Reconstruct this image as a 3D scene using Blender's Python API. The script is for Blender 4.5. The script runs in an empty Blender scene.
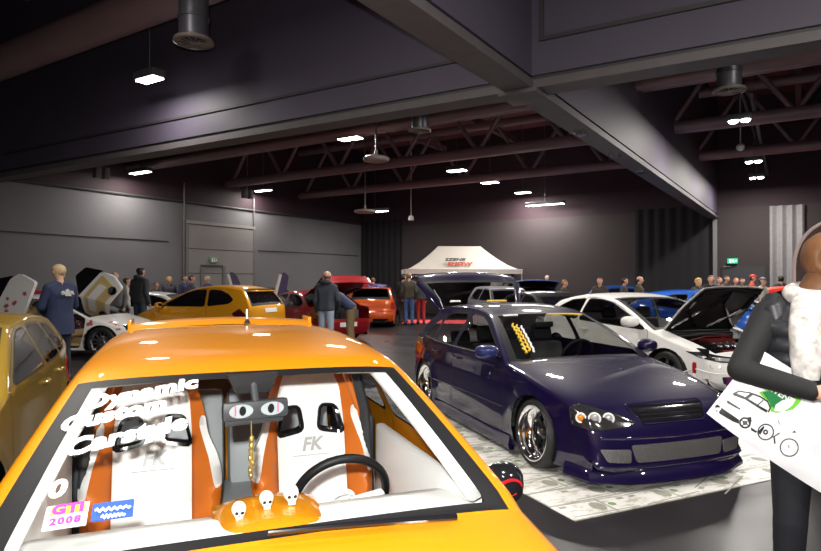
import bpy, bmesh, math, random
from mathutils import Vector, Matrix, geometry
from mathutils.bvhtree import BVHTree
random.seed(7)
SC = bpy.context.scene
COL = SC.collection
R = math.radians
F_PX = 610.0; CX = 410.5; HY = 280.0; EYE = 1.6
def X(px, Y): return (px - CX) / F_PX * Y
def Zh(py, Y): return EYE - (py - HY) / F_PX * Y

# ---------------------------------------------------------------- materials
def mat(name, col, rough=.5, metal=0., coat=0., emit=None, estr=0., noise=0., nscale=8., bump=0., bscale=60., spec=.5, alpha=1.0, trans=0.):
    m = bpy.data.materials.new(name); m.use_nodes = True
    nt = m.node_tree; b = nt.nodes['Principled BSDF']
    c = (col[0], col[1], col[2], 1)
    b.inputs['Base Color'].default_value = c
    b.inputs['Roughness'].default_value = rough; b.inputs['Metallic'].default_value = metal
    b.inputs['Coat Weight'].default_value = coat; b.inputs['Coat Roughness'].default_value = .04
    b.inputs['Specular IOR Level'].default_value = spec
    b.inputs['Transmission Weight'].default_value = trans
    if emit:
        b.inputs['Emission Color'].default_value = (*emit, 1); b.inputs['Emission Strength'].default_value = estr
    if noise or bump:
        tc = nt.nodes.new('ShaderNodeTexCoord')
    if noise:
        n = nt.nodes.new('ShaderNodeTexNoise'); n.inputs['Scale'].default_value = nscale; n.inputs['Detail'].default_value = 4
        nt.links.new(tc.outputs['Object'], n.inputs['Vector'])
        mx = nt.nodes.new('ShaderNodeMix'); mx.data_type = 'RGBA'
        mx.inputs['A'].default_value = tuple(max(0, v * (1 - noise)) for v in col) + (1,)
        mx.inputs['B'].default_value = tuple(v * (1 + noise) for v in col) + (1,)
        nt.links.new(n.outputs['Fac'], mx.inputs['Factor']); nt.links.new(mx.outputs['Result'], b.inputs['Base Color'])
    if bump:
        n2 = nt.nodes.new('ShaderNodeTexNoise'); n2.inputs['Scale'].default_value = bscale; n2.inputs['Detail'].default_value = 3
        nt.links.new(tc.outputs['Object'], n2.inputs['Vector'])
        bp = nt.nodes.new('ShaderNodeBump'); bp.inputs['Strength'].default_value = bump; bp.inputs['Distance'].default_value = .01
        nt.links.new(n2.outputs['Fac'], bp.inputs['Height']); nt.links.new(bp.outputs['Normal'], b.inputs['Normal'])
    return m
def glass(name, tint=(.9, .95, .93), refl=1.0):
    m = bpy.data.materials.new(name); m.use_nodes = True
    nt = m.node_tree; nt.nodes.clear()
    o = nt.nodes.new('ShaderNodeOutputMaterial'); mx = nt.nodes.new('ShaderNodeMixShader')
    t = nt.nodes.new('ShaderNodeBsdfTransparent'); t.inputs['Color'].default_value = (*tint, 1)
    g = nt.nodes.new('ShaderNodeBsdfGlossy'); g.inputs['Roughness'].default_value = .02
    g.inputs['Color'].default_value = (refl, refl, refl, 1)
    # Schlick reflectance, the same from both sides of the pane
    ge = nt.nodes.new('ShaderNodeNewGeometry'); dt = nt.nodes.new('ShaderNodeVectorMath'); dt.operation = 'DOT_PRODUCT'
    nt.links.new(ge.outputs['Normal'], dt.inputs[0]); nt.links.new(ge.outputs['Incoming'], dt.inputs[1])
    def mth(op, a, b=None):
        q = nt.nodes.new('ShaderNodeMath'); q.operation = op
        for i, x in enumerate((a, b)):
            if x is None: continue
            if isinstance(x, (int, float)): q.inputs[i].default_value = x
            else: nt.links.new(x, q.inputs[i])
        return q.outputs[0]
    f = mth('ADD', mth('MULTIPLY', mth('POWER', mth('SUBTRACT', 1.0, mth('ABSOLUTE', dt.outputs['Value'])), 5.0), .90), .05)
    nt.links.new(f, mx.inputs[0]); nt.links.new(t.outputs[0], mx.inputs[1]); nt.links.new(g.outputs[0], mx.inputs[2])
    nt.links.new(mx.outputs[0], o.inputs[0])
    return m
def paint(name, col, metal=.35, rough=.32, flake=.12):
    m = mat(name, col, rough=.45, metal=metal * .3, spec=.12, coat=.8, noise=flake, nscale=240.)
    m.node_tree.nodes['Principled BSDF'].inputs['Coat IOR'].default_value = 1.7; m.node_tree.nodes['Principled BSDF'].inputs['Coat Roughness'].default_value = .03
    return m

M = {}
M['black'] = mat('black_plastic', (.006, .006, .007), .5, noise=.2, spec=.25)
M['gloss_black'] = mat('gloss_black', (.008, .008, .01), .12, coat=.6, noise=.2)
M['rubber'] = mat('tyre_rubber', (.014, .014, .015), .6, bump=.15, noise=.2)
M['chrome'] = mat('chrome', (.82, .82, .84), .09, metal=1, noise=.04)
M['silver'] = mat('silver_alloy', (.55, .55, .57), .25, metal=.9, noise=.06)
M['dark_alloy'] = mat('dark_alloy', (.03, .03, .035), .25, metal=.7, coat=.5, noise=.1)
M['trim'] = mat('grey_trim', (.16, .15, .15), .35, metal=.4, noise=.1)
M['glass_dark'] = mat('tinted_glass', (.006, .006, .009), .04, coat=1, noise=.2, nscale=2)
M['glass_mid'] = glass('smoked_glass', (.30, .30, .33))
M['glass'] = glass('clear_glass', (.86, .90, .88))
M['glass_screen'] = glass('windscreen_glass', (.93, .95, .94), .7)
M['red_lens'] = mat('red_lens', (.35, .01, .012), .08, coat=1, noise=.15, nscale=30)
M['dark_lens'] = mat('smoked_red_lens', (.07, .006, .01), .08, coat=1, noise=.3, nscale=20)
M['clear_lens'] = mat('clear_lens', (.75, .75, .77), .06, metal=.6, coat=1, noise=.1)
M['amber'] = mat('amber_lens', (.75, .25, .02), .15, coat=1, noise=.1)
M['head_black'] = mat('headlamp_black', (.025, .024, .026), .12, coat=1, noise=.2)
M['plate_white'] = mat('plate_white', (.8, .8, .78), .4, noise=.04)
M['white'] = mat('sticker_white', (.92, .92, .92), .4, noise=.02)
M['skin'] = mat('skin', (.58, .33, .24), .5, noise=.12, nscale=14)
M['cabin'] = mat('cabin_dark', (.02, .02, .022), .8, noise=.3)
M['cabin_grey'] = mat('cabin_grey_cloth', (.10, .10, .10), .85, noise=.3, nscale=30)
M['mesh_grey'] = mat('grille_mesh_grey', (.15, .145, .145), .4, metal=.6, noise=.35, nscale=90, bump=.5, bscale=180)

# ---------------------------------------------------------------- mesh collector
class MB:
    def __init__(s): s.v = []; s.f = []; s.m = []
    def add(s, vs, fs, mi=0, M4=None):
        o = len(s.v)
        for p in vs:
            p = Vector(p); s.v.append(M4 @ p if M4 is not None else p)
        for f in fs: s.f.append(tuple(i + o for i in f)); s.m.append(mi)
        return s
    def bm(s, bm, mi=0, M4=None):
        bm.verts.ensure_lookup_table(); bm.verts.index_update()
        s.add([v.co.copy() for v in bm.verts], [[v.index for v in f.verts] for f in bm.faces], mi, M4); bm.free(); return s
    def box(s, c, d, mi=0, M4=None, bev=0.0, rz=0.0):
        bm = bmesh.new(); bmesh.ops.create_cube(bm, size=1)
        for v in bm.verts: v.co = Vector((v.co.x * d[0], v.co.y * d[1], v.co.z * d[2]))
        if bev: bmesh.ops.bevel(bm, geom=list(bm.edges), offset=bev, segments=2, affect='EDGES', profile=.6)
        T = Matrix.Translation(Vector(c)) @ Matrix.Rotation(rz, 4, 'Z')
        return s.bm(bm, mi, (M4 @ T) if M4 is not None else T)
    def ball(s, c, r, mi=0, M4=None, seg=12, sub=None):
        bm = bmesh.new(); bmesh.ops.create_uvsphere(bm, u_segments=seg, v_segments=max(6, seg * 2 // 3), radius=1)
        rr = (r, r, r) if not hasattr(r, '__len__') else r
        for v in bm.verts: v.co = Vector((v.co.x * rr[0] + c[0], v.co.y * rr[1] + c[1], v.co.z * rr[2] + c[2]))
        return s.bm(bm, mi, M4)
    def tube(s, pts, r, n=8, mi=0, M4=None, closed=False, cap=True):
        pts = [Vector(p) for p in pts]; k = len(pts)
        rad = r if hasattr(r, '__len__') else [r] * k
        vs = []; fs = []; up = None
        for i, p in enumerate(pts):
            if closed: t = pts[(i + 1) % k] - pts[i - 1]
            else: t = pts[min(i + 1, k - 1)] - pts[max(i - 1, 0)]
            if t.length < 1e-9: t = Vector((0, 0, 1))
            t.normalize()
            if up is None: up = Vector((0, 0, 1)) if abs(t.z) < .9 else Vector((1, 0, 0))
            a = t.cross(up)
            if a.length < 1e-6: a = t.orthogonal()
            a.normalize(); b = a.cross(t).normalized(); up = b
            for j in range(n):
                an = 2 * math.pi * j / n; vs.append(p + (a * math.cos(an) + b * math.sin(an)) * rad[i])
        for i in range(k if closed else k - 1):
            i2 = (i + 1) % k
            for j in range(n):
                j2 = (j + 1) % n; fs.append((i * n + j, i * n + j2, i2 * n + j2, i2 * n + j))
        if cap and not closed:
            fs.append(tuple(reversed(range(n)))); fs.append(tuple((k - 1) * n + j for j in range(n)))
        # tube faces wind outward
        return s.add(vs, [tuple(reversed(f)) for f in fs], mi, M4)
    def lathe(s, prof, n=32, mi=0, M4=None, axis='Z'):
        vs = []; fs = []; k = len(prof)
        for r, h in prof:
            for j in range(n):
                a = 2 * math.pi * j / n; c, d = r * math.cos(a), r * math.sin(a)
                vs.append((c, d, h) if axis == 'Z' else ((d, h, c) if axis == 'Y' else (h, c, d)))
        for i in range(k - 1):
            for j in range(n):
                j2 = (j + 1) % n; fs.append((i * n + j, i * n + j2, (i + 1) * n + j2, (i + 1) * n + j))
        return s.add(vs, fs, mi, M4)
    def prism(s, poly, z0, z1, mi=0, M4=None):
        k = len(poly); vs = [(p[0], p[1], z0) for p in poly] + [(p[0], p[1], z1) for p in poly]
        area = sum(poly[i][0] * poly[(i + 1) % k][1] - poly[(i + 1) % k][0] * poly[i][1] for i in range(k))
        idx = list(range(k)) if area > 0 else list(reversed(range(k)))
        tris = geometry.tessellate_polygon([[Vector((p[0], p[1], 0)) for p in poly]])
        fs = []
        for t in tris:
            a, b, c = [Vector((poly[i][0], poly[i][1])) for i in t]
            if (b - a).cross(c - a) < 0: t = (t[0], t[2], t[1])
            fs.append(tuple(i + k for i in t)); fs.append((t[0], t[2], t[1]))
        for q in range(k):
            i, j = idx[q], idx[(q + 1) % k]; fs.append((i, j, j + k, i + k))
        return s.add(vs, fs, mi, M4)
    def build(s, name, mats, parent=None, smooth=40, loc=None):
        me = bpy.data.meshes.new(name); me.from_pydata([tuple(v) for v in s.v], [], s.f)
        if not isinstance(mats, (list, tuple)): mats = [mats]
        for m in mats: me.materials.append(m)
        me.polygons.foreach_set('material_index', s.m)
        if smooth:
            me.shade_smooth(); me.set_sharp_from_angle(angle=R(smooth))
        me.update()
        o = bpy.data.objects.new(name, me); COL.objects.link(o)
        if parent: o.parent = parent
        if loc: o.location = loc
        return o

def link(o, parent=None):
    COL.objects.link(o)
    if parent: o.parent = parent
    return o
def tag(o, label=None, cat=None, group=None, kind=None):
    if label: o['label'] = label
    if cat: o['category'] = cat
    if group: o['group'] = group
    if kind: o['kind'] = kind
    return o
def empty(name, loc=(0, 0, 0), rz=0., label=None, cat=None, group=None):
    o = bpy.data.objects.new(name, None); o.empty_display_size = .2
    o.location = loc; o.rotation_euler = (0, 0, rz); COL.objects.link(o)
    return tag(o, label, cat, group)
def inst(name, me, parent=None, M4=None):
    o = bpy.data.objects.new(name, me); COL.objects.link(o)
    if parent: o.parent = parent
    if M4 is not None: o.matrix_local = M4
    return o

# ---------------------------------------------------------------- 2D helpers
def inpoly(p, poly):
    x, y = p; c = False; j = len(poly) - 1
    for i in range(len(poly)):
        xi, yi = poly[i]; xj, yj = poly[j]
        if (yi > y) != (yj > y) and x < (xj - xi) * (y - yi) / (yj - yi) + xi: c = not c
        j = i
    return c
def area2(poly): return sum(poly[i][0] * poly[(i + 1) % len(poly)][1] - poly[(i + 1) % len(poly)][0] * poly[i][1] for i in range(len(poly))) / 2
def rpoly(poly, r=.04, n=4):
    out = []; k = len(poly)
    for i in range(k):
        p = Vector(poly[i][:2]); a = Vector(poly[i - 1][:2]) - p; b = Vector(poly[(i + 1) % k][:2]) - p
        rr = poly[i][2] if len(poly[i]) > 2 else r
        d = min(rr, a.length * .45, b.length * .45); A = p + a.normalized() * d; B = p + b.normalized() * d
        for j in range(n + 1):
            t = j / n; q = A * (1 - t) ** 2 + p * 2 * t * (1 - t) + B * t * t; out.append((q.x, q.y))
    return out
def offpoly(poly, d):
    k = len(poly); s = 1 if area2(poly) > 0 else -1; out = []
    for i in range(k):
        p = Vector(poly[i]); a = (p - Vector(poly[i - 1])); b = (Vector(poly[(i + 1) % k]) - p)
        if a.length < 1e-9: a = b
        if b.length < 1e-9: b = a
        a.normalize(); b.normalize()
        na = Vector((a.y, -a.x)) * s; nb = Vector((b.y, -b.x)) * s
        m = na + nb
        if m.length < .3: m = na
        m.normalize(); l = d / max(.5, m.dot(na)); q = p + m * l; out.append((q.x, q.y))
    return out
def resample(poly, h):
    out = []; k = len(poly)
    for i in range(k):
        a = Vector(poly[i]); b = Vector(poly[(i + 1) % k]); n = max(1, int((b - a).length / h))
        for j in range(n): q = a.lerp(b, j / n); out.append((q.x, q.y))
    return out
def cdt(loops, h, keep):
    """triangulate with the loops as constraints and a grid of interior points of step h; keep(p) says where points may go"""
    vs = []; es = []
    for lp in loops:
        o = len(vs); vs += [Vector(p) for p in lp]; es += [(o + i, o + (i + 1) % len(lp)) for i in range(len(lp))]
    xs = [v.x for v in vs]; ys = [v.y for v in vs]
    cell = {}
    for v in vs: cell.setdefault((int(v.x // h), int(v.y // h)), []).append(v)
    y = min(ys) + h * .5; row = 0
    while y < max(ys):
        x = min(xs) + h * (.5 if row % 2 else .25)
        while x < max(xs):
            ok = keep((x, y))
            if ok:
                cxx, cyy = int(x // h), int(y // h)
                for i in (-1, 0, 1):
                    for j in (-1, 0, 1):
                        for q in cell.get((cxx + i, cyy + j), ()):
                            if (q.x - x) ** 2 + (q.y - y) ** 2 < (.5 * h) ** 2: ok = False
            if ok: vs.append(Vector((x, y)))
            x += h
        y += h * .87; row += 1
    r = geometry.delaunay_2d_cdt(vs, es, [], 0, 1e-6)
    V, T = r[0], r[2]
    tris = []
    for t in T:
        a, b, c = V[t[0]], V[t[1]], V[t[2]]
        ar = (b - a).cross(c - a)
        if abs(ar) < 1e-9: continue
        if ar < 0: t = (t[0], t[2], t[1])
        tris.append((tuple(t), ((a.x + b.x + c.x) / 3, (a.y + b.y + c.y) / 3)))
    return [(v.x, v.y) for v in V], tris
def catmull(P, step):
    """list of tuples -> (samples, interval index of each sample step)"""
    out = [P[0]]; iv = []
    k = len(P)
    for i in range(k - 1):
        p0 = P[max(i - 1, 0)]; p1 = P[i]; p2 = P[i + 1]; p3 = P[min(i + 2, k - 1)]
        L = math.hypot(p2[0] - p1[0], p2[1] - p1[1]); n = max(1, int(round(L / step)))
        for j in range(1, n + 1):
            t = j / n
            q = tuple(.5 * (2 * b + (c - a) * t + (2 * a - 5 * b + 4 * c - d) * t * t + (3 * b - a - 3 * c + d) * t ** 3) for a, b, c, d in zip(p0, p1, p2, p3))
            out.append(q); iv.append(i)
    return out, iv
_tc = {}
def text_mesh(body, size=1., shear=0., bold=0., space=1., line=1.):
    """flat lettering: (2D points, faces), centred on the origin"""
    key = (body, size, shear, bold, space, line)
    if key in _tc: return _tc[key]
    cu = bpy.data.curves.new('lettering', 'FONT'); cu.body = body; cu.size = size; cu.shear = shear; cu.offset = bold
    cu.space_character = space; cu.space_line = line; cu.align_x = 'CENTER'; cu.align_y = 'CENTER'; cu.resolution_u = 3
    o = bpy.data.objects.new('lettering', cu); COL.objects.link(o)
    dg = bpy.context.evaluated_depsgraph_get(); dg.update(); me = o.evaluated_get(dg).to_mesh()
    V = [(v.co.x, v.co.y) for v in me.vertices]; Fc = [tuple(p.vertices) for p in me.polygons]
    o.evaluated_get(dg).to_mesh_clear(); bpy.data.objects.remove(o); bpy.data.curves.remove(cu)
    _tc[key] = (V, Fc); return _tc[key]
def text_obj(name, body, size, M4, m, parent=None, depth=.002, **kw):
    V, Fc = text_mesh(body, size, **kw); mb = MB()
    n = len(V); vs = [(a, b, 0) for a, b in V] + [(a, b, depth) for a, b in V]
    fs = [tuple(i + n for i in f) for f in Fc]; cnt = {}
    for f in Fc:
        for i in range(len(f)):
            e = (f[i], f[(i + 1) % len(f)]); cnt[e] = 1
    for (a, b) in cnt:
        if (b, a) not in cnt: fs.append((a, b, b + n, a + n))
    mb.add(vs, fs, 0, M4); return mb.build(name, m, parent, smooth=0)
def frame(o, u, v):
    """matrix with local x along u, local y along v, local z outward"""
    u = Vector(u).normalized(); v = Vector(v); v = (v - u * v.dot(u)).normalized(); w = u.cross(v)
    return Matrix(((u.x, v.x, w.x, o[0]), (u.y, v.y, w.y, o[1]), (u.z, v.z, w.z, o[2]), (0, 0, 0, 1)))

# ---------------------------------------------------------------- car shell
class Car:
    VV = [-1, -.99, -.965, -.93, -.89, -.84, -.76, -.62, -.42, -.2, 0, .2, .42, .62, .76, .84, .89, .93, .965, .99, 1]
    VC = [-1, -.965, -.89, -.84, -.6, -.3, 0, .3, .6, .84, .89, .965, 1]
    def __init__(s, sp, step=.06, coarse=False):
        s.sp = sp; s.h = step; s.key = {}; s.P = []; s.pieces = {}
        prof = sp['prof']; pts = []; tags = []; run = []; runtag = []
        corners = sp.get('corners', ('hood', 'screen', 'rear_window', 'rear_bumper'))
        samp = []; stag = []
        cur = None
        def flush(run, runtag):
            q, iv = catmull(run, step)
            if samp: q = q[1:]
            samp.extend(q); stag.extend(runtag[i] for i in iv)
        last = None
        for name, pl in prof:
            if last is None: run = [pl[0]]; pl = pl[1:]
            elif name in corners: flush(run, runtag); run = [last]; runtag = []
            for p in pl: run.append(p); runtag.append(name)
            last = run[-1]
        flush(run, runtag)
        s.samp = samp; s.stag = stag; n = len(samp)
        N = []
        for i in range(n):
            a = samp[max(i - 1, 0)]; b = samp[min(i + 1, n - 1)]
            t = Vector((b[0] - a[0], b[1] - a[1])).normalized(); N.append((t.y, -t.x))
        q = [(samp[i][0] - N[i][0] * samp[i][2], samp[i][1] - N[i][1] * samp[i][2]) for i in range(n)]
        xs = [p[0] for p in q]; s.x1, s.x0 = max(xs), min(xs)
        s.N = N; s.q = q
        # strip over the top
        V = s.VC if coarse else s.VV; k = sp.get('sup', 2.6)
        idx = []
        for i in range(n):
            yw = s.Y(*q[i]); row = []
            for v in V:
                d = samp[i][2] * (1 - (1 - abs(v) ** k) ** (1 / k)) if abs(v) < 1 else samp[i][2]
                row.append(s.vid((samp[i][0] - N[i][0] * d, v * yw, samp[i][1] - N[i][1] * d)))
            idx.append(row)
        for i in range(n - 1):
            t = stag[i]
            for j in range(len(V) - 1):
                f = (idx[i][j], idx[i][j + 1], idx[i + 1][j + 1], idx[i + 1][j])
                vm = abs(V[j] + V[j + 1]) / 2; tg = t; mi = 0
                # inset of screens from their edges
                first = i == 0 or stag[i - 1] != t; lastr = stag[i + 1] != t if i + 1 < n - 1 else True
                if t == 'screen':
                    if vm > .93: tg = 'body'
                    elif vm > .84 or first or lastr: tg = 'windscreen'; mi = 1
                    else: tg = 'windscreen'
                elif t == 'rear_window':
                    if vm > .89: tg = 'tailgate'
                    elif vm > .84 or first or lastr: tg = 'rear_window'; mi = 1
                elif t == 'roof': tg = 'body'
                elif t == 'hood': tg = 'body' if vm > sp.get('hoodv', .89) else 'hood'
                elif t == 'tailgate' and vm > .93 and not sp.get('tailfull'): tg = 'body'
                s.face(tg, f, mi)
        # the sides
        zs = sp['zs']; Rw = sp['R']; Ra = sp['Ra']; zc = sp.get('zc', Rw)
        out = list(q)
        dx = math.sqrt(max(1e-4, Ra * Ra - (zs - zc) ** 2)); a0 = math.asin((zs - zc) / Ra)
        out.append((q[-1][0] + .02, zs))
        na = 8 if coarse else 18
        for xc in (sp['xr'], sp['xf']):
            for j in range(na + 1):
                a = (math.pi - a0) + (a0 * 2 - math.pi) * j / na
                out.append((xc + Ra * math.cos(a), zc + Ra * math.sin(a)))
        out.append((q[0][0] - .02, zs))
        out = resample(out, step * 1.6)
        # q's own samples must stay: resample keeps every corner
        loops = [out]; regs = []
        for nm, pl in sp.get('wins', {}).items():
            pl = rpoly(pl, sp.get('wr', .05), 2 if coarse else 4); sl = offpoly(pl, .016)
            loops += [resample(pl, step * 1.5), resample(sl, step * 1.5)]; regs.append(('glass_' + nm, pl, 0)); regs.append(('seal_' + nm, sl, 1))
        if sp.get('gaps', True):
            for nm, pl in sp.get('doors', {}).items():
                pl = rpoly(pl, .05, 2 if coarse else 3); g = offpoly(pl, .008 if not coarse else .014)
                loops += [resample(pl, step * 1.5), resample(g, step * 1.5)]; regs.append(('door_' + nm, pl, 0)); regs.append(('gap', g, 1))
        keep = lambda p: inpoly(p, out)
        V2, T = cdt(loops, step * 1.3, keep)
        s.out = out
        for sd in (1, -1):
            ids = [s.vid((x, sd * s.Y(x, z), z)) for x, z in V2]
            S = 'L' if sd > 0 else 'R'
            for t, c in T:
                if not inpoly(c, out): continue
                tg = 'body'; mi = 0; hold = None
                for nm, pl, m_ in regs:
                    if inpoly(c, pl):
                        if nm == 'gap': tg = 'body' if hold is None else tg; mi = 1 if hold is None else mi
                        elif nm.startswith('seal_'):
                            if hold is None: hold = 1; mi = 1; tg = 'body'
                            continue
                        elif nm.startswith('door_'): tg = nm + ':' + S; mi = mi if hold else 0
                        else: tg = nm + ':' + S; mi = 0
                        break
                f = tuple(ids[i] for i in t)
                if sd > 0: f = (f[0], f[2], f[1])
                s.face(tg, f, mi)
        # vertex normals of the whole shell
        nr = [Vector((0, 0, 0)) for _ in s.P]
        for tg, fl in s.pieces.items():
            for f, mi in fl:
                a, b, c = s.P[f[0]], s.P[f[1]], s.P[f[2]]
                w = (b - a).cross(c - a)
                if len(f) == 4: w = (s.P[f[2]] - a).cross(s.P[f[3]] - b)
                for i in f: nr[i] += w
        s.nr = [(v.normalized() if v.length > 1e-12 else Vector((0, 0, 1))) for v in nr]
        allf = [f for fl in s.pieces.values() for f, _ in fl]
        s.bvh = BVHTree.FromPolygons(s.P, allf)
    def belt(s, x): b = s.sp['belt']; return b[0] + b[1] * x
    def Y(s, x, z):
        sp = s.sp; h = sp['W'] / 2; xm = (s.x0 + s.x1) / 2; hl = (s.x1 - s.x0) / 2; t = (x - xm) / hl
        pl = 1 - (sp.get('pf', .12) * abs(min(t, 1.2)) ** 3.2 if t > 0 else sp.get('pr', .09) * abs(max(t, -1.2)) ** 3.2)
        zb = s.belt(x); zw = sp.get('zw', .5)
        if z < zw: k = 1 - sp.get('tuck', .05) * ((zw - z) / zw) ** 2
        elif z < zb: k = 1 - .035 * ((z - zw) / (zb - zw)) ** 2
        else: k = .965
        y = h * pl * k
        if z > zb: d = z - zb; y -= d * sp.get('tum', .45) + sp.get('tum2', .25) * d * d
        fl = sp.get('flare', .025)
        for xc in (sp['xf'], sp['xr']):
            d = math.hypot(x - xc, z - sp['R']) - sp['Ra']
            if -.05 < d < .22 and z < zb: y += fl * math.exp(-(max(d, 0) / .08) ** 2)
        cr = sp.get('crease')
        if cr:
            d = z - (cr[0] + cr[1] * x); y += cr[2] * math.exp(-(d / .035) ** 2)
        return max(y, .05)
    def vid(s, p):
        k = (round(p[0], 4), round(p[1], 4), round(p[2], 4))
        if k not in s.key: s.key[k] = len(s.P); s.P.append(Vector(p))
        return s.key[k]
    def face(s, tg, f, mi):
        g = []
        for i in f:
            if i not in g: g.append(i)
        if len(g) < 3: return
        s.pieces.setdefault(tg, []).append((tuple(g), mi))
    def mesh(s, tg, mats, name, parent, thick=0.0):
        fl = s.pieces.get(tg)
        if not fl: return None
        ids = sorted({i for f, _ in fl for i in f}); mp = {i: k for k, i in enumerate(ids)}
        P = [s.P[i] for i in ids]; Nn = [s.nr[i] for i in ids]
        Fc = [tuple(mp[i] for i in f) for f, _ in fl]; mi = [m for _, m in fl]
        if thick:
            k = len(P); cnt = set()
            for f in Fc:
                for i in range(len(f)): cnt.add((f[i], f[(i + 1) % len(f)]))
            P2 = [p - n * thick for p, n in zip(P, Nn)]
            F2 = [tuple(k + i for i in reversed(f)) for f in Fc]
            P = P + P2; Nn = Nn + [-n for n in Nn]; base = len(Fc)
            Fc = Fc + F2; mi = mi + [len(mats) - 1] * len(F2)
            for a, b in cnt:
                if (b, a) not in cnt: Fc.append((b, a, a + k, b + k)); mi.append(0)
        me = bpy.data.meshes.new(name); me.from_pydata([tuple(p) for p in P], [], Fc)
        for m in mats: me.materials.append(m)
        me.polygons.foreach_set('material_index', mi)
        me.shade_smooth(); me.update()
        try: me.normals_split_custom_set_from_vertices([tuple(n) for n in Nn])
        except Exception as e: print('normals', e)
        return inst(name, me, parent)
    def hit(s, o, d):
        r = s.bvh.ray_cast(Vector(o), Vector(d)); return r[0], r[1]
    def patch(s, name, poly, o, u, v, m, parent, off=.004, h=.05, skirt=.012, label=None):
        """a patch that follows the shell: poly is drawn in the plane (o, u, v) and projected along -(u x v)"""
        u = Vector(u).normalized(); v = Vector(v).normalized(); w = u.cross(v).normalized(); o = Vector(o)
        V2, T = cdt([resample(poly, h)], h, lambda p: inpoly(p, poly))
        T = [t for t, c in T if inpoly(c, poly)]
        P = []; Nn = []
        for a, b in V2:
            p, nn = s.hit(o + u * a + v * b + w * 4, -w); P.append(p); Nn.append(nn)
        T = [t for t in T if all(P[i] is not None for i in t)]
        if not T: print('patch missed', name); return None
        mb = MB(); ids = sorted({i for t in T for i in t}); mp = {i: k for k, i in enumerate(ids)}; k = len(ids)
        top = [P[i] + (w * .5 + Nn[i] * .5).normalized() * off if Nn[i].dot(w) > 0 else P[i] + w * off for i in ids]
        bot = [q - w * (off + skirt) for q in top]
        Fc = [tuple(mp[i] for i in t) for t in T]; cnt = {(f[i], f[(i + 1) % 3]) for f in Fc for i in range(3)}
        for a, b in list(cnt):
            if (b, a) not in cnt: Fc.append((b, a, a + k, b + k))
        mb.add(top + bot, Fc); ob = mb.build(name, m, parent, smooth=50)
        if label: ob['label'] = label
        return ob
    def text(s, name, body, size, o, u, v, m, parent, off=.004, **kw):
        u = Vector(u).normalized(); v = Vector(v); v = (v - u * v.dot(u)).normalized(); w = u.cross(v); o = Vector(o)
        V, Fc = text_mesh(body, size, **kw); P = []
        for a, b in V:
            p, nn = s.hit(o + u * a + v * b + w * .6, -w); P.append(p + w * off if p is not None else o + u * a + v * b)
        mb = MB(); mb.add(P, Fc); return mb.build(name, m, parent, smooth=0)
    def line(s, name, pts, o, u, v, r, m, parent, closed=False):
        u = Vector(u).normalized(); v = Vector(v).normalized(); w = u.cross(v).normalized(); o = Vector(o); P = []
        for a, b in pts:
            p, nn = s.hit(o + u * a + v * b + w * 4, -w)
            if p is not None: P.append(p)
        mb = MB(); mb.tube(P, r, 6, closed=closed); return mb.build(name, m, parent)

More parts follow.
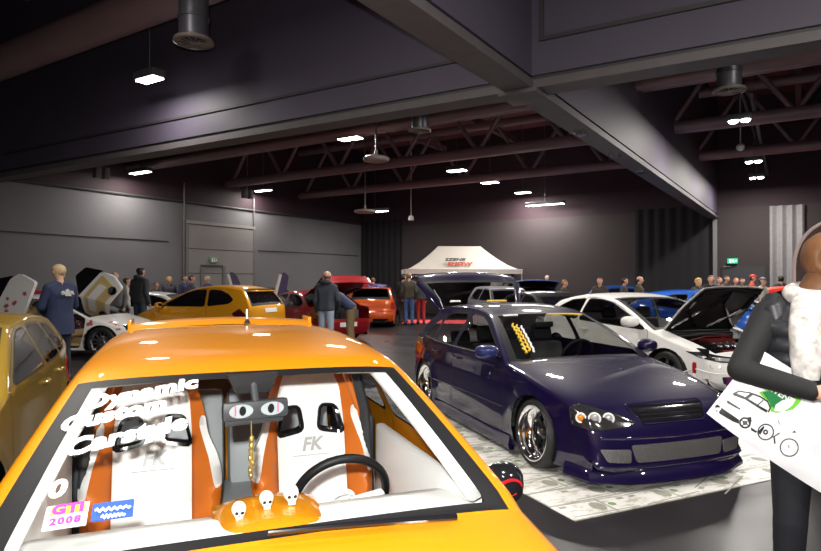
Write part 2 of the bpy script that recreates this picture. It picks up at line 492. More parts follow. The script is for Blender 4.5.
# ---------------------------------------------------------------- wheels
_wc = {}
def wheel_meshes(Rt, Rr, w, style, rim_m, spoke_m):
    key = (Rt, Rr, w, style, rim_m.name, spoke_m.name)
    if key in _wc: return _wc[key]
    t = MB(); hw = w / 2
    t.lathe([(Rr - .005, hw - .012), (Rr + .012, hw), (Rr + (Rt - Rr) * .55, hw + .006), (Rt - .02, hw - .004), (Rt - .004, hw - .022), (Rt, hw * .4), (Rt, -hw * .4), (Rt - .004, -hw + .022), (Rt - .02, -hw), (Rr, -hw)], 40, axis='Y')
    tyre = t.build('tyre', M['rubber']); tm = tyre.data; bpy.data.objects.remove(tyre)
    r = MB()
    dish = {'deep': .095, 'multi': .02, 'five': .02, 'fan': .015, 'mesh': .05}[style]
    lip = {'deep': .075, 'multi': .012, 'five': .012, 'fan': .012, 'mesh': .03}[style]
    r.lathe([(Rr + .006, hw - .004), (Rr + .004, hw + .004), (Rr - .006, hw + .003), (Rr - .012, hw - .01)] + ([(Rr - .03, hw - .02), (Rr - .034, hw - .045), (Rr - .05, hw - .055), (Rr - lip, hw - dish)] if style == 'deep' else [(Rr - lip, hw - dish)]) + [(Rr - lip - .004, hw - dish - .05), (Rr - lip - .02, -hw)], 48, 0, axis='Y')
    r.lathe([(Rr - lip - .01, hw - dish - .10), (.02, hw - dish - .10)], 32, 2, axis='Y')     # dark behind spokes
    r.lathe([(.14, hw - dish - .07), (.135, hw - dish - .055), (.05, hw - dish - .055)], 28, 0, axis='Y')  # brake disc
    rs = Rr - lip + .003; y = hw - dish
    n = {'deep': 5, 'multi': 10, 'five': 5, 'fan': 7, 'mesh': 12}[style]
    for i in range(n):
        a = 2 * math.pi * i / n + .3
        M4 = Matrix.Rotation(-a, 4, 'Y')
        w0, w1 = {'deep': (.030, .042), 'multi': (.012, .014), 'five': (.034, .045), 'fan': (.03, .05), 'mesh': (.010, .010)}[style]
        tw = .03 if style == 'fan' else 0
        ys0, ys1 = y - .018, y - .004
        vs = []
        for (zz, ww, yy, off) in ((.035, w0, ys0, 0), (rs * .55, w0 * .9, (ys0 + ys1) / 2 + .006, tw), (rs, w1, ys1, tw * 1.6)):
            vs += [(-ww + off, yy - .03, zz), (ww + off, yy - .03, zz), (ww * .75 + off, yy, zz), (-ww * .75 + off, yy, zz)]
        fs = []
        for q in (0, 4):
            for j in range(4): j2 = (j + 1) % 4; fs.append((q + j, q + 4 + j, q + 4 + j2, q + j2))
        fs += [(8, 9, 10, 11)]
        r.add(vs, fs, 1, M4)
        if style == 'deep':   # a bolt and a cross bridge near the lip
            r.ball((0, y - .002, rs * .82), .012, 0, M4, 8)
    r.lathe([(.062, y - .03), (.06, y - .008), (.045, y), (.02, y + .004), (.0005, y + .004)], 24, 1, axis='Y')
    r.lathe([(.03, y + .004), (.028, y + .010), (.0005, y + .011)], 20, 0, axis='Y')
    if style in ('deep', 'mesh'):
        for i in range(20):
            a = 2 * math.pi * i / 20; r.ball((math.sin(a) * (Rr - lip + .012), hw - dish + .004, math.cos(a) * (Rr - lip + .012)), .0055, 0, None, 6)
    rim = r.build('rim', [rim_m, spoke_m, M['black']]); rm = rim.data; bpy.data.objects.remove(rim)
    _wc[key] = (tm, rm); return _wc[key]
def add_wheels(root, sp, style='five', rim_m=None, spoke_m=None, w=.2, Rr=None, camber=0., inset=.012):
    rim_m = rim_m or M['silver']; spoke_m = spoke_m or rim_m; Rr = Rr or sp['R'] * .72
    tm, rm = wheel_meshes(sp['R'], Rr, w, style, rim_m, spoke_m)
    c = sp['_car']; res = []
    for xc in (sp['xf'], sp['xr']):
        for sd in (1, -1):
            yo = c.Y(xc, sp['R'] + sp['Ra'] * .9) - inset - w / 2
            Mx = Matrix.Translation((xc, sd * yo, sp['R'] + .002)) @ Matrix.Rotation(sd * camber, 4, 'X') @ (Matrix.Rotation(math.pi, 4, 'Z') if sd < 0 else Matrix.Identity(4))
            o = inst('wheel', rm, root, Mx); inst('tyre', tm, o); res.append(o)
    return res

def make_car(name, label, cat, sp, loc, yaw, paint_m, group=None, glass_m=None, step=.07, coarse=False, style='five', rim_m=None, spoke_m=None, ww=.2, Rr=None,
             screen_m=None, rear_m=None, hood_open=0., tail_open=0., skip=(), camber=0., inner=None, seat=True, gap_m=None):
    root = empty(name, (loc[0], loc[1], 0), R(yaw) - math.pi / 2, label, cat, group)
    c = Car(sp, step, coarse); sp['_car'] = c; root_parts = {}
    glass_m = glass_m or M['glass_dark']; screen_m = screen_m or glass_m; rear_m = rear_m or glass_m; inner = inner or M['cabin']
    def part(tg, nm, mats, parent=root, thick=0.):
        if tg in skip: return None
        o = c.mesh(tg, mats, nm, parent, thick); root_parts[tg] = o; return o
    part('body', 'body_shell', [paint_m, M['black']])
    part('front_bumper', 'front_bumper', [paint_m, M['black']]); part('rear_bumper', 'rear_bumper', [paint_m, M['black']])
    hd = part('hood', 'bonnet', [paint_m, inner], thick=.03 if hood_open else 0.)
    part('windscreen', 'windscreen', [screen_m, M['black']])
    tg = part('tailgate', 'tailgate', [paint_m, inner], thick=.03 if tail_open else 0.)
    rw = part('rear_window', 'rear_window', [rear_m, M['black']], parent=tg if tg else root)
    for nm in sp.get('doors', {}):
        for S in 'LR':
            part('door_%s:%s' % (nm, S), 'door', [paint_m, M['black']])
    for nm in sp.get('wins', {}):
        for S in 'LR':
            d = root_parts.get('door_%s:%s' % (nm, S))
            part('glass_%s:%s' % (nm, S), 'window' if d else 'quarter_window', [glass_m, M['black']], parent=d or root)
    if hood_open and hd:
        i = next(i for i, t in enumerate(c.stag) if t == 'screen'); hx, hz = c.samp[i][0], c.samp[i][1] - .01
        hd.matrix_local = Matrix.Translation((hx, 0, hz)) @ Matrix.Rotation(-R(hood_open), 4, 'Y') @ Matrix.Translation((-hx, 0, -hz)); root_parts['_hinge'] = (hx, hz)
    if tail_open and tg:
        i = next(i for i, t in enumerate(c.stag) if t == sp.get('tailhinge', 'rear_window')); hx, hz = c.samp[i][0], c.samp[i][1] + .0
        tg.matrix_local = Matrix.Translation((hx, 0, hz)) @ Matrix.Rotation(R(tail_open), 4, 'Y') @ Matrix.Translation((-hx, 0, -hz))
    # underbody and the wheel housings
    mb = MB(); z0 = sp['zs'] + .01
    mb.box(((sp['xf'] + sp['xr']) / 2, 0, z0 + .03), (sp['xf'] - sp['xr'] - 2 * sp['Ra'] - .02, sp['W'] * .9, .05))
    mb.box(((c.x1 + c.x0) / 2, 0, z0 + .05), (c.x1 - c.x0 - .1, sp['W'] * .55, .05))
    mb.build('underbody', M['black'], root, smooth=0)
    Ra = sp['Ra'] + .002
    for xc in (sp['xf'], sp['xr']):
        for sd in (1, -1):
            mb = MB()
            yw = c.Y(xc, sp['R'] + sp['Ra']) - .015
            T = Matrix.Translation((xc, 0, sp.get('zc', sp['R'])))
            vs = []; fs = []; n = 16
            for j in range(n + 1):
                a = R(-30) + R(240) * j / n
                for y in (yw, yw - .34): vs.append((Ra * math.cos(a), sd * y, Ra * math.sin(a)))
            for j in range(n): fs.append((2 * j, 2 * j + 1, 2 * j + 3, 2 * j + 2))
            fs.append(tuple(2 * j + 1 for j in range(n + 1)))
            mb.add(vs, fs, 0, T); mb.build('wheel_housing', M['black'], root, smooth=0)
    add_wheels(root, sp, style, rim_m, spoke_m, ww, Rr, camber)
    return root, c, root_parts
# ---------------------------------------------------------------- car shapes (metres, x forward, z up)
def scale_spec(sp, sx, sz, **kw):
    n = dict(sp)
    n['prof'] = [(a, [(x * sx, z * sz, r) for x, z, r in pl]) for a, pl in sp['prof']]
    for k in ('wins', 'doors'): n[k] = {a: [(p[0] * sx, p[1] * sz) for p in pl] for a, pl in sp[k].items()}
    for k in ('xf', 'xr'): n[k] = sp[k] * sx
    n['belt'] = (sp['belt'][0] * sz, sp['belt'][1] * sz / sx)
    n.update(kw); return n
HATCH5 = dict(W=1.71, R=.295, Ra=.325, xf=1.305, xr=-1.305, zs=.11, belt=(.845, -.02), tum=.50, tum2=.30, zw=.45, pf=.15, pr=.08,
    prof=[('front_bumper', [(2.03, .115, .12), (2.09, .14, .16), (2.105, .21, .2), (2.09, .34, .2), (2.04, .45, .17), (1.97, .52, .13), (1.90, .565, .10)]),
          ('hood', [(1.7, .64, .085), (1.4, .725, .075), (1.05, .805, .065), (.82, .85, .05)]),
          ('screen', [(.42, 1.05, .05), (.03, 1.205, .055)]),
          ('roof', [(-.25, 1.255, .065), (-.7, 1.275, .07), (-1.15, 1.25, .07), (-1.42, 1.205, .065)]),
          ('rear_window', [(-1.6, 1.07, .06), (-1.78, .90, .07)]),
          ('tailgate', [(-1.87, .81, .1), (-1.9, .68, .12), (-1.9, .53, .14)]),
          ('rear_bumper', [(-1.95, .51, .15), (-1.97, .38, .18), (-1.93, .24, .18), (-1.85, .14, .15)])],
    wins={'front': [(.60, .875), (.52, .93), (.05, 1.125), (-.12, 1.165), (-.36, 1.175), (-.38, .875)],
          'rear': [(-.47, .875), (-.45, 1.175), (-.85, 1.165), (-1.05, 1.12), (-1.0, .88)],
          'quarter': [(-1.08, .885), (-1.12, 1.10), (-1.36, .99), (-1.43, .91)]},
    doors={'front': [(.78, .17), (.80, .55), (.74, .84), (.58, .94), (.06, 1.15), (-.12, 1.19), (-.415, 1.20), (-.43, .17)],
           'rear': [(-.445, .17), (-.43, 1.20), (-.85, 1.19), (-1.08, 1.14), (-1.05, .86), (-.99, .62), (-.88, .17)]})
CIVIC = dict(hoodv=.76, W=1.76, R=.315, Ra=.355, xf=1.32, xr=-1.315, zs=.15, belt=(.905, -.03), tum=.40, tum2=.30, zw=.5, pf=.24, pr=.10,
    prof=[('front_bumper', [(1.98, .13, .2), (2.10, .2, .28), (2.12, .36, .3), (2.06, .52, .26), (1.97, .62, .18), (1.90, .665, .12)]),
          ('hood', [(1.65, .755, .09), (1.4, .825, .08), (1.05, .91, .06)]),
          ('screen', [(.6, 1.09, .05), (.2, 1.225, .055), (-.05, 1.285, .06)]),
          ('roof', [(-.5, 1.335, .07), (-1.0, 1.315, .07), (-1.5, 1.235, .07)]),
          ('rear_window', [(-1.75, 1.1, .07), (-1.92, .97, .08)]),
          ('tailgate', [(-1.98, .87, .12), (-2.0, .66, .16)]),
          ('rear_bumper', [(-2.04, .5, .18), (-2.04, .3, .2), (-1.94, .2, .2)])],
    wins={'front': [(.90, .895), (.45, 1.07), (.0, 1.205), (-.3, 1.24), (-.62, 1.245), (-.68, .945)],
          'quarter': [(-.77, .95), (-.71, 1.245), (-1.1, 1.215), (-1.40, 1.11), (-1.46, 1.05), (-1.3, .985)]},
    doors={'front': [(.86, .22), (.96, .5), (.98, .86), (.90, .925), (.45, 1.095), (.0, 1.225), (-.3, 1.262), (-.70, 1.265), (-.74, .95), (-.78, .5), (-.70, .22)]})
GOLFISH = dict(W=1.59, R=.29, Ra=.33, xf=1.24, xr=-1.24, zs=.14, belt=(.905, 0), tum=.45, tum2=.15, zw=.5, pf=.09, pr=.07, sup=3.2,
    prof=[('front_bumper', [(1.85, .15, .15), (1.93, .25, .2), (1.93, .45, .2), (1.86, .6, .16), (1.80, .68, .12)]),
          ('hood', [(1.5, .78, .08), (1.1, .865, .07), (.80, .91, .05)]),
          ('screen', [(.45, 1.10, .045), (.12, 1.262, .045)]),
          ('roof', [(-.12, 1.315, .05), (-.6, 1.345, .05), (-1.1, 1.345, .05), (-1.55, 1.315, .05)]),
          ('rear_window', [(-1.72, 1.12, .06), (-1.82, .95, .07)]),
          ('tailgate', [(-1.86, .8, .1), (-1.88, .6, .12)]),
          ('rear_bumper', [(-1.93, .5, .15), (-1.93, .35, .16), (-1.86, .2, .15)])],
    wins={'front': [(.62, .935), (.18, 1.19), (.06, 1.225), (-.42, 1.245), (-.45, .935)],
          'quarter': [(-.56, .935), (-.53, 1.245), (-1.2, 1.235), (-1.38, 1.1), (-1.42, .95)]},
    doors={'front': [(.74, .2), (.76, .6), (.72, .90), (.58, .98), (.18, 1.215), (.04, 1.25), (-.48, 1.27), (-.50, .2)]})
P206 = dict(W=1.66, R=.30, Ra=.335, xf=1.22, xr=-1.22, zs=.16, belt=(.93, -.04), tum=.38, tum2=.25, zw=.55, pf=.13, pr=.10,
    prof=[('front_bumper', [(1.93, .16, .15), (2.02, .28, .22), (2.0, .45, .22), (1.92, .58, .18), (1.84, .66, .14)]),
          ('hood', [(1.5, .80, .1), (1.15, .91, .08), (.95, .955, .06)]),
          ('screen', [(.5, 1.17, .05), (.1, 1.325, .055)]),
          ('roof', [(-.3, 1.41, .065), (-.8, 1.425, .07), (-1.15, 1.39, .07), (-1.38, 1.345, .06)]),
          ('rear_window', [(-1.56, 1.16, .07), (-1.69, .98, .08)]),
          ('tailgate', [(-1.74, .85, .12), (-1.77, .58, .14)]),
          ('rear_bumper', [(-1.83, .54, .16), (-1.84, .36, .18), (-1.76, .22, .18)])],
    wins={'front': [(.74, .955), (.10, 1.25), (-.12, 1.305), (-.40, 1.315), (-.47, .965)],
          'quarter': [(-.56, .97), (-.49, 1.315), (-.8, 1.30), (-1.05, 1.21), (-1.20, 1.10), (-1.1, 1.03)]},
    doors={'front': [(.80, .22), (.84, .6), (.80, .93), (.09, 1.275), (-.12, 1.33), (-.44, 1.34), (-.52, .95), (-.55, .22)]})
SEDAN = dict(W=1.74, R=.30, Ra=.335, xf=1.3, xr=-1.3, zs=.15, belt=(.87, -.03), tum=.48, tum2=.25, zw=.5, pf=.12, pr=.10, tailhinge='tailgate', corners=('hood', 'screen', 'rear_window', 'tailgate', 'rear_bumper'),
    prof=[('front_bumper', [(2.05, .14, .15), (2.14, .25, .22), (2.14, .42, .22), (2.07, .56, .18), (2.0, .63, .13)]),
          ('hood', [(1.7, .73, .09), (1.3, .81, .08), (.9, .88, .06)]),
          ('screen', [(.5, 1.08, .05), (.1, 1.24, .055)]),
          ('roof', [(-.2, 1.31, .065), (-.6, 1.325, .07), (-1.0, 1.28, .07), (-1.15, 1.25, .06)]),
          ('rear_window', [(-1.4, 1.11, .06), (-1.68, .955, .06)]),
          ('tailgate', [(-1.9, .945, .07), (-2.12, .915, .08), (-2.17, .8, .12), (-2.17, .62, .14)]),
          ('rear_bumper', [(-2.22, .56, .16), (-2.22, .36, .18), (-2.14, .2, .18)])],
    wins={'front': [(.66, .895), (.10, 1.165), (-.05, 1.205), (-.34, 1.225), (-.37, .90)],
          'rear': [(-.45, .90), (-.42, 1.225), (-.8, 1.205), (-1.05, 1.14), (-1.3, 1.0), (-1.22, .925)]},
    doors={'front': [(.82, .2), (.86, .6), (.80, .87), (.09, 1.19), (-.05, 1.23), (-.39, 1.25), (-.41, .2)],
           'rear': [(-.425, .2), (-.405, 1.25), (-.8, 1.23), (-1.07, 1.165), (-1.28, 1.02), (-1.1, .8), (-.98, .55), (-.9, .2)]})

UY, UZ, UX = (0, 1, 0), (0, 0, 1), (1, 0, 0)
def diag(phi, side):
    """in-plane axis for looking at a corner: side -1 is the car's right, +1 its left; phi measured from straight ahead"""
    s, c = math.sin(R(phi)), math.cos(R(phi))
    return (s, c, 0) if side < 0 else (-s, c, 0)
def mirror(root, c, x, z, side, m_body, m_glass=None, size=1.0, off=.10, tall=1.0):
    y = side * (c.Y(x, z) + .02)
    mb = MB(); T = Matrix.Translation((x, y + side * off * size, z + .05)) @ Matrix.Rotation(side * R(12), 4, 'Z')
    bm = bmesh.new(); bmesh.ops.create_uvsphere(bm, u_segments=20, v_segments=12, radius=1)
    for v in bm.verts:
        a = v.co; xx = max(a.x, -.25)
        v.co = Vector((xx * .10 * size, math.copysign(abs(a.y) ** .8, a.y) * .115 * size, math.copysign(abs(a.z) ** .75, a.z) * .068 * size * tall))
    mb.bm(bm, 0, T)
    mb.tube([(x, side * (c.Y(x, z) - .02), z - .01), (x + .01, y + side * .03, z + .02)], .022, 8, 1)
    o = mb.build('door_mirror', [m_body, M['black']], root)
    g = MB(); g.box((-.027 * size, 0, 0), (.004, .19 * size, .10 * size), 0, T, .0015); g.build('mirror_glass', m_glass or M['chrome'], o)
    return o
def handle(root, c, x, z, side, m, parent=None):
    y = side * (c.Y(x, z) + .012)
    mb = MB(); mb.tube([(x - .09, y - side * .016, z), (x - .075, y + side * .014, z), (x + .075, y + side * .014, z), (x + .09, y - side * .016, z)], .012, 8)
    return mb.build('door_handle', m, parent or root)
def taillight(c, root, side, poly, phi, m, z=0):
    u = (math.sin(R(phi)) * (-1 if side > 0 else 1), -math.cos(R(phi)), 0)
    return c.patch('tail_light', [(p[0] * 1.0, p[1]) for p in poly] if side < 0 else [(-p[0], p[1]) for p in poly], (c.x0 + .1, 0, 0), u, UZ, m, root, .012, .04)

# ================================================================ 1. orange show car in front of the camera
OR_PAINT = paint('orange_gold_paint', (.62, .225, .004), metal=.45, rough=.30)
OR = (-.640, 2.385); OR_YAW = 20.3
orange_car, oc, op = make_car('hatchback', 'golden orange show car with lettered windscreen and white bucket seats, closest to the camera', 'car', GOLFISH, OR, OR_YAW, OR_PAINT,
    glass_m=M['glass_mid'], screen_m=M['glass_screen'], rear_m=M['glass_mid'], step=.05, style='five', rim_m=M['silver'])
WHITE_L = mat('white_leather', (.86, .86, .85), .38, noise=.03, nscale=6, bump=.05, bscale=200)
ORANGE_L = mat('orange_leather', (.60, .145, .012), .38, noise=.08, nscale=6, bump=.05, bscale=200)
GREY_L = mat('grey_leather', (.42, .44, .46), .45, noise=.06, nscale=6)
DGREY = mat('dark_grey_plastic', (.028, .030, .034), .5, noise=.15)
def bucket_seat(yc):
    seat = MB()
    half = lambda z: 0
    prof = [(.30, .25), (.45, .265), (.58, .285), (.70, .295), (.80, .275), (.90, .235), (.98, .222), (1.06, .20), (1.12, .17), (1.165, .115), (1.18, 0)]
    q, _ = catmull(prof, .03)
    out = [(-w, z) for z, w in q if w > .004] + [(0, 1.18)] + [(w, z) for z, w in reversed(q) if w > .004]
    slot = rpoly([(.045, .865), (.155, .845), (.125, .96), (.06, .965)], .02, 3); slotL = [(-a, b) for a, b in slot]
    ringR, ringL = offpoly(slot, .016), offpoly(slotL, .016)
    cen = rpoly([(-.165, .29), (.165, .29), (.165, .9), (.155, 1.05), (.12, 1.14), (.06, 1.17), (-.06, 1.17), (-.12, 1.14), (-.155, 1.05), (-.165, .9)], .02, 2)
    bol = rpoly([(.205, .98), (.30, .92), (.34, .7), (.265, .645), (.25, .72), (.235, .8), (.215, .86), (.195, .93)], .03, 3); bolL = [(-a, b) for a, b in bol]
    low = rpoly([(.21, .25), (.36, .25), (.36, .52), (.27, .53), (.225, .44)], .03, 3); lowL = [(-a, b) for a, b in low]
    V2, T = cdt([resample(p, .035) for p in (out, slot, slotL, ringR, ringL, cen, bol, bolL, low, lowL)], .035, lambda p: inpoly(p, out))
    def dep(a, b):
        t = min(max((abs(a) - .13) / .13, 0), 1); d = .085 * t * t * (3 - 2 * t)
        d -= .05 * min(max((abs(a) - .25) / .05, 0), 1)
        return d - (b - .3) * .26 - .05 * max(0, b - .95) + .02 * math.exp(-((b - 1.1) / .06) ** 2)
    root = None; g = {}
    for t, cpt in T:
        if not inpoly(cpt, out): continue
        if inpoly(cpt, slot) or inpoly(cpt, slotL): continue
        if inpoly(cpt, ringR) or inpoly(cpt, ringL): k = 'harness_slot'
        elif inpoly(cpt, cen): k = 'centre_panel'
        elif inpoly(cpt, bol) or inpoly(cpt, bolL) or inpoly(cpt, low) or inpoly(cpt, lowL): k = 'side_panel'
        else: k = 'shell'
        g.setdefault(k, []).append(t)
    P = [Vector((-.42 + dep(a, b), yc + a, b)) for a, b in V2]
    mats = {'shell': ORANGE_L, 'centre_panel': WHITE_L, 'side_panel': WHITE_L, 'harness_slot': M['gloss_black']}
    names = {'shell': 'bucket_seat', 'centre_panel': 'centre_panel', 'side_panel': 'side_panel', 'harness_slot': 'harness_slot'}
    thick = .05; objs = {}
    for k in ('shell', 'centre_panel', 'side_panel', 'harness_slot'):
        sets = [g[k]]
        if k == 'harness_slot':
            sets = [[t for t in g[k] if V2[t[0]][0] > 0], [t for t in g[k] if V2[t[0]][0] < 0]]
        if k == 'side_panel':
            sets = [[t for t in g[k] if V2[t[0]][0] > 0 and V2[t[0]][1] > .6], [t for t in g[k] if V2[t[0]][0] < 0 and V2[t[0]][1] > .6], [t for t in g[k] if V2[t[0]][0] > 0 and V2[t[0]][1] < .6], [t for t in g[k] if V2[t[0]][0] < 0 and V2[t[0]][1] < .6]]
        for st in sets:
            if not st: continue
            ids = sorted({i for t in st for i in t}); mp = {i: n for n, i in enumerate(ids)}; n = len(ids)
            lift = .012 if k == 'harness_slot' else (.006 if k == 'centre_panel' else 0)
            top = [P[i] + Vector((lift, 0, 0)) for i in ids]; bot = [P[i] - Vector((thick, 0, 0)) for i in ids]
            fs = [tuple(mp[i] for i in t) for t in st]; fs += [tuple(reversed([i + n for i in f])) for f in fs]
            e = {(t[i], t[(i + 1) % 3]) for t in st for i in range(3)}
            fs += [(mp[b], mp[a], mp[a] + n, mp[b] + n) for a, b in e if (b, a) not in e]
            mb = MB(); mb.add(top + bot, fs); o = mb.build(names[k], mats[k], orange_car if k == 'shell' else objs['shell'], smooth=50)
            objs[k] = o
    # cushion
    mb = MB(); mb.box((-.12, yc, .33), (.5, .34, .14), 0, None, .05); mb.box((-.12, yc + .22, .36), (.5, .11, .2), 1, None, .04); mb.box((-.12, yc - .22, .36), (.5, .11, .2), 1, None, .04)
    mb.build('cushion', [WHITE_L, ORANGE_L], objs['shell'])
    V, Fc = text_mesh('FK', .085, shear=.25, bold=.003); mb = MB()
    mb.add([(-.42 + dep(a, b + .79) + .0085, yc + a, b + .79) for a, b in V], Fc)
    mb.add([(-.42 + dep(a, .74) + .009, yc + a, .74 + b) for a, b in ((-.09, 0), (.09, 0), (.09, .004), (-.09, .004))], [(0, 1, 2, 3)])
    mb.build('logo_lettering', mat('logo_grey', (.42, .42, .42), .4, noise=.1), objs['shell'], smooth=0)
for yc in (-.36, .36): bucket_seat(yc)
mb = MB(); mb.box((-1.02, 0, .36), (.55, 1.2, .16), 0, None, .05)
for y in (-.31, .31):
    T = Matrix.Translation((-1.3, y, .68)) @ Matrix.Rotation(R(-14), 4, 'Y'); mb.box((0, 0, 0), (.14, .60, .56), 0, T, .05)
    mb.box((-.02, 0, .37), (.10, .28, .18), 0, T, .045)
mb.build('rear_seat', GREY_L, orange_car)
mb = MB(); mb.box((-.45, 0, .2), (2.4, 1.44, .03)); mb.box((-1.55, 0, .78), (.42, 1.2, .04)); mb.box((.85, 0, .5), (.03, 1.4, .7))
mb.build('cabin_floor', M['cabin_grey'], orange_car, smooth=0)
# dashboard, painted pod, steering wheel
mb = MB(); pf = [(.80, .865), (.62, .865), (.46, .85), (.34, .82), (.30, .77), (.33, .60), (.45, .45), (.80, .45)]
mb.prism([(a, b) for a, b in pf], -.66, .66, 0, Matrix(((1, 0, 0, 0), (0, 0, -1, 0), (0, 1, 0, 0), (0, 0, 0, 1))))
dash = mb.build('dashboard', WHITE_L, orange_car, smooth=50)
mb = MB()
def pod(y0, y1, x0, x1, z0, h, mi=0):
    n = 16; m_ = 8; vs = []; fs = []
    for j in range(m_ + 1):
        t = j / m_; x = x0 + (x1 - x0) * t; k = math.sin(math.pi * (.15 + .85 * t) / 1.0 if t < .5 else math.pi * .5) if False else (1 - (2 * t - 1) ** 4) ** .5 if 0 < t < 1 else 0
        for i in range(n + 1):
            s = i / n * 2 - 1; vs.append((x, (y0 + y1) / 2 + s * (y1 - y0) / 2, z0 + h * k * max(0, 1 - s * s) ** .6))
    for j in range(m_):
        for i in range(n): fs.append((j * (n + 1) + i, (j + 1) * (n + 1) + i, (j + 1) * (n + 1) + i + 1, j * (n + 1) + i + 1))
    mb.add(vs, [tuple(reversed(f)) for f in fs], mi)
pod(-.14, .20, .30, .66, .840, .045)
mb.build('gauge_pod', OR_PAINT, dash)
sw = MB(); ring = []
Tsw = Matrix.Translation((.15, .34, .765)) @ Matrix.Rotation(R(-66), 4, 'Y')
for i in range(48):
    a = 2 * math.pi * i / 48; ring.append((.18 * math.cos(a), .18 * math.sin(a), 0))
sw.tube(ring, .017, 10, 0, Tsw, closed=True)
for i in range(36):
    a = 2 * math.pi * i / 36; sw.ball((.18 * math.cos(a), .18 * math.sin(a), .012), .0105, 1, Tsw, 8)
for a in (R(90), R(-90), R(180)):
    sw.tube([(.03 * math.cos(a), .03 * math.sin(a), -.03), (.18 * math.cos(a), .18 * math.sin(a), 0)], .014, 8, 2, Tsw)
sw.lathe([(.055, -.05), (.055, -.02), (.04, -.012), (.0005, -.01)], 24, 2, Tsw)
sw.tube([(0, 0, -.05), (0, 0, -.3)], .03, 10, 0, Tsw)
sw.build('steering_wheel', [M['black'], M['silver'], WHITE_L], orange_car)
# trim inside the windscreen frame: white pillars and header lining
mb = MB()
for sd in (1, -1):
    pts = []
    for t in (0, .25, .5, .75, 1):
        x = .74 - .62 * t; z = .90 + .335 * t; pts.append((x - .06, sd * (oc.Y(x, z) - .105), z + .012))
    mb.tube(pts, [.036, .033, .030, .028, .028], 8)
mb.tube([(.045, -.50, 1.236), (.055, -.25, 1.25), (.06, 0, 1.255), (.055, .25, 1.25), (.045, .50, 1.236)], .020, 8)
mb.build('pillar_trim', WHITE_L, orange_car)
mb = MB()
for sd in (1, -1):
    mb.tube([(.10, sd * .535, 1.2), (-.2, sd * .545, 1.22), (-.47, sd * .545, 1.22), (-.5, sd * .62, .95), (-.5, sd * .66, .3)], .026, 8, 0)
    mb.tube([(-.53, sd * .50, 1.23), (-.53, sd * .62, .90), (-.53, sd * .64, .3)], .022, 8, 1)
    mb.box((0.05, sd * .70, .6), (1.1, .05, .56), 2, None, .02)
    mb.box((-.98, sd * .665, .60), (.9, .03, .62), 0, None, .01)
mb.build('door_lining', [DGREY, ORANGE_L, WHITE_L], orange_car)
# mirror on the header, with two printed faces
mr = MB(); T = Matrix.Translation((.23, .01, 1.14)) @ Matrix.Rotation(R(8), 4, 'Z')
mr.box((0, 0, 0), (.035, .235, .068), 0, T, .016)
mr.box((-.02, 0, -.04), (.02, .21, .03), 0, T, .008)
mr.tube([(.0, 0, .02), (-.03, 0, .075), (-.05, 0, .11)], .014, 8, 0, T)
mr.prism([(-.09, .065), (.09, .065), (.06, .0), (-.06, .0)], -.02, .02, 1, T @ frame((-.045, 0, .055), UY, UZ))
mo = mr.build('interior_mirror', [DGREY, M['black']], orange_car)
st = MB()
for s in (-1, 1):
    st.prism([(s * (.055 + .042 * math.cos(a)), .024 * math.sin(a) + .002) for a in [i * math.pi / 8 for i in range(16)]], 0, .002, 0, T @ frame((.0185, 0, 0), UY, UZ))
    st.prism([(s * .05 + .012 * math.cos(a), .017 * math.sin(a) + .003) for a in [i * math.pi / 6 for i in range(12)]], 0, .003, 1, T @ frame((.0185, 0, 0), UY, UZ))
    for q in (-.004, .012): st.box((s * .075, q, .0035), (.004, .018, .002), 2, T @ frame((.0185, 0, 0), UY, UZ))
st.build('face_sticker', [mat('pale_silver', (.30, .33, .35), .3, noise=.1), M['dark_alloy'], mat('pink_ink', (.6, .06, .22), .5, noise=.1)], mo, smooth=0)
mb = MB(); mb.lathe([(.016, .0), (.014, .004), (.0005, .006)], 16, 0, Matrix.Translation((.19, -.02, 1.232)) @ Matrix.Rotation(R(60), 4, 'Y')); mb.build('sensor_lens', mat('blue_lens', (.10, .16, .24), .1, coat=1, noise=.1), mo)
# roof spoiler, aerial, side mirrors, wipers, seams
mb = MB(); n = 24; vs = []; fs = []
sec = [(-1.46, 1.328), (-1.52, 1.352), (-1.64, 1.362), (-1.70, 1.352), (-1.70, 1.335), (-1.60, 1.31)]
for i in range(n + 1):
    s = i / n * 2 - 1; y = s * .53; bow = .10 * s * s; drop = .022 * s * s
    for x, z in sec: vs.append((x + bow, y, z - drop))
k = len(sec)
for i in range(n):
    for j in range(k): j2 = (j + 1) % k; fs.append((i * k + j, i * k + j2, (i + 1) * k + j2, (i + 1) * k + j))
fs.append(tuple(reversed(range(k)))); fs.append(tuple(n * k + j for j in range(k)))
mb.add(vs, [tuple(reversed(f)) for f in fs])
for sd in (1, -1): mb.box((-1.57, sd * .53, 1.325), (.22, .022, .075), 0, None, .008)
mb.build('roof_spoiler', OR_PAINT, orange_car, smooth=35)
mb = MB(); mb.tube([(-1.38, .13, 1.335), (-1.38, .13, 1.345), (-1.385, .13, 1.36)], [.02, .016, .009], 10, 0); mb.tube([(-1.385, .13, 1.36), (-1.40, .13, 1.42)], [.006, .005], 8, 1); mb.build('aerial', [M['black'], M['plate_white']], orange_car)
for sd in (1, -1):
    o = mirror(orange_car, oc, .54, .83, sd, M['gloss_black'], size=.72, off=.04, tall=1.5)
    ym = sd * (oc.Y(.54, .83) + .05)
    s2 = MB(); Tm = frame((.618, ym, .885), (0, 1, 0), (0, 0, 1))
    s2.tube([(.045 * math.cos(a), .026 * math.sin(a), -.012) for a in [i * R(300) / 18 for i in range(19)]], [.003 + .004 * math.sin(i / 18 * math.pi) for i in range(19)], 6, 0, Tm)
    s2.build('red_swirl_marking', M['red_lens'], o)
mb = MB()
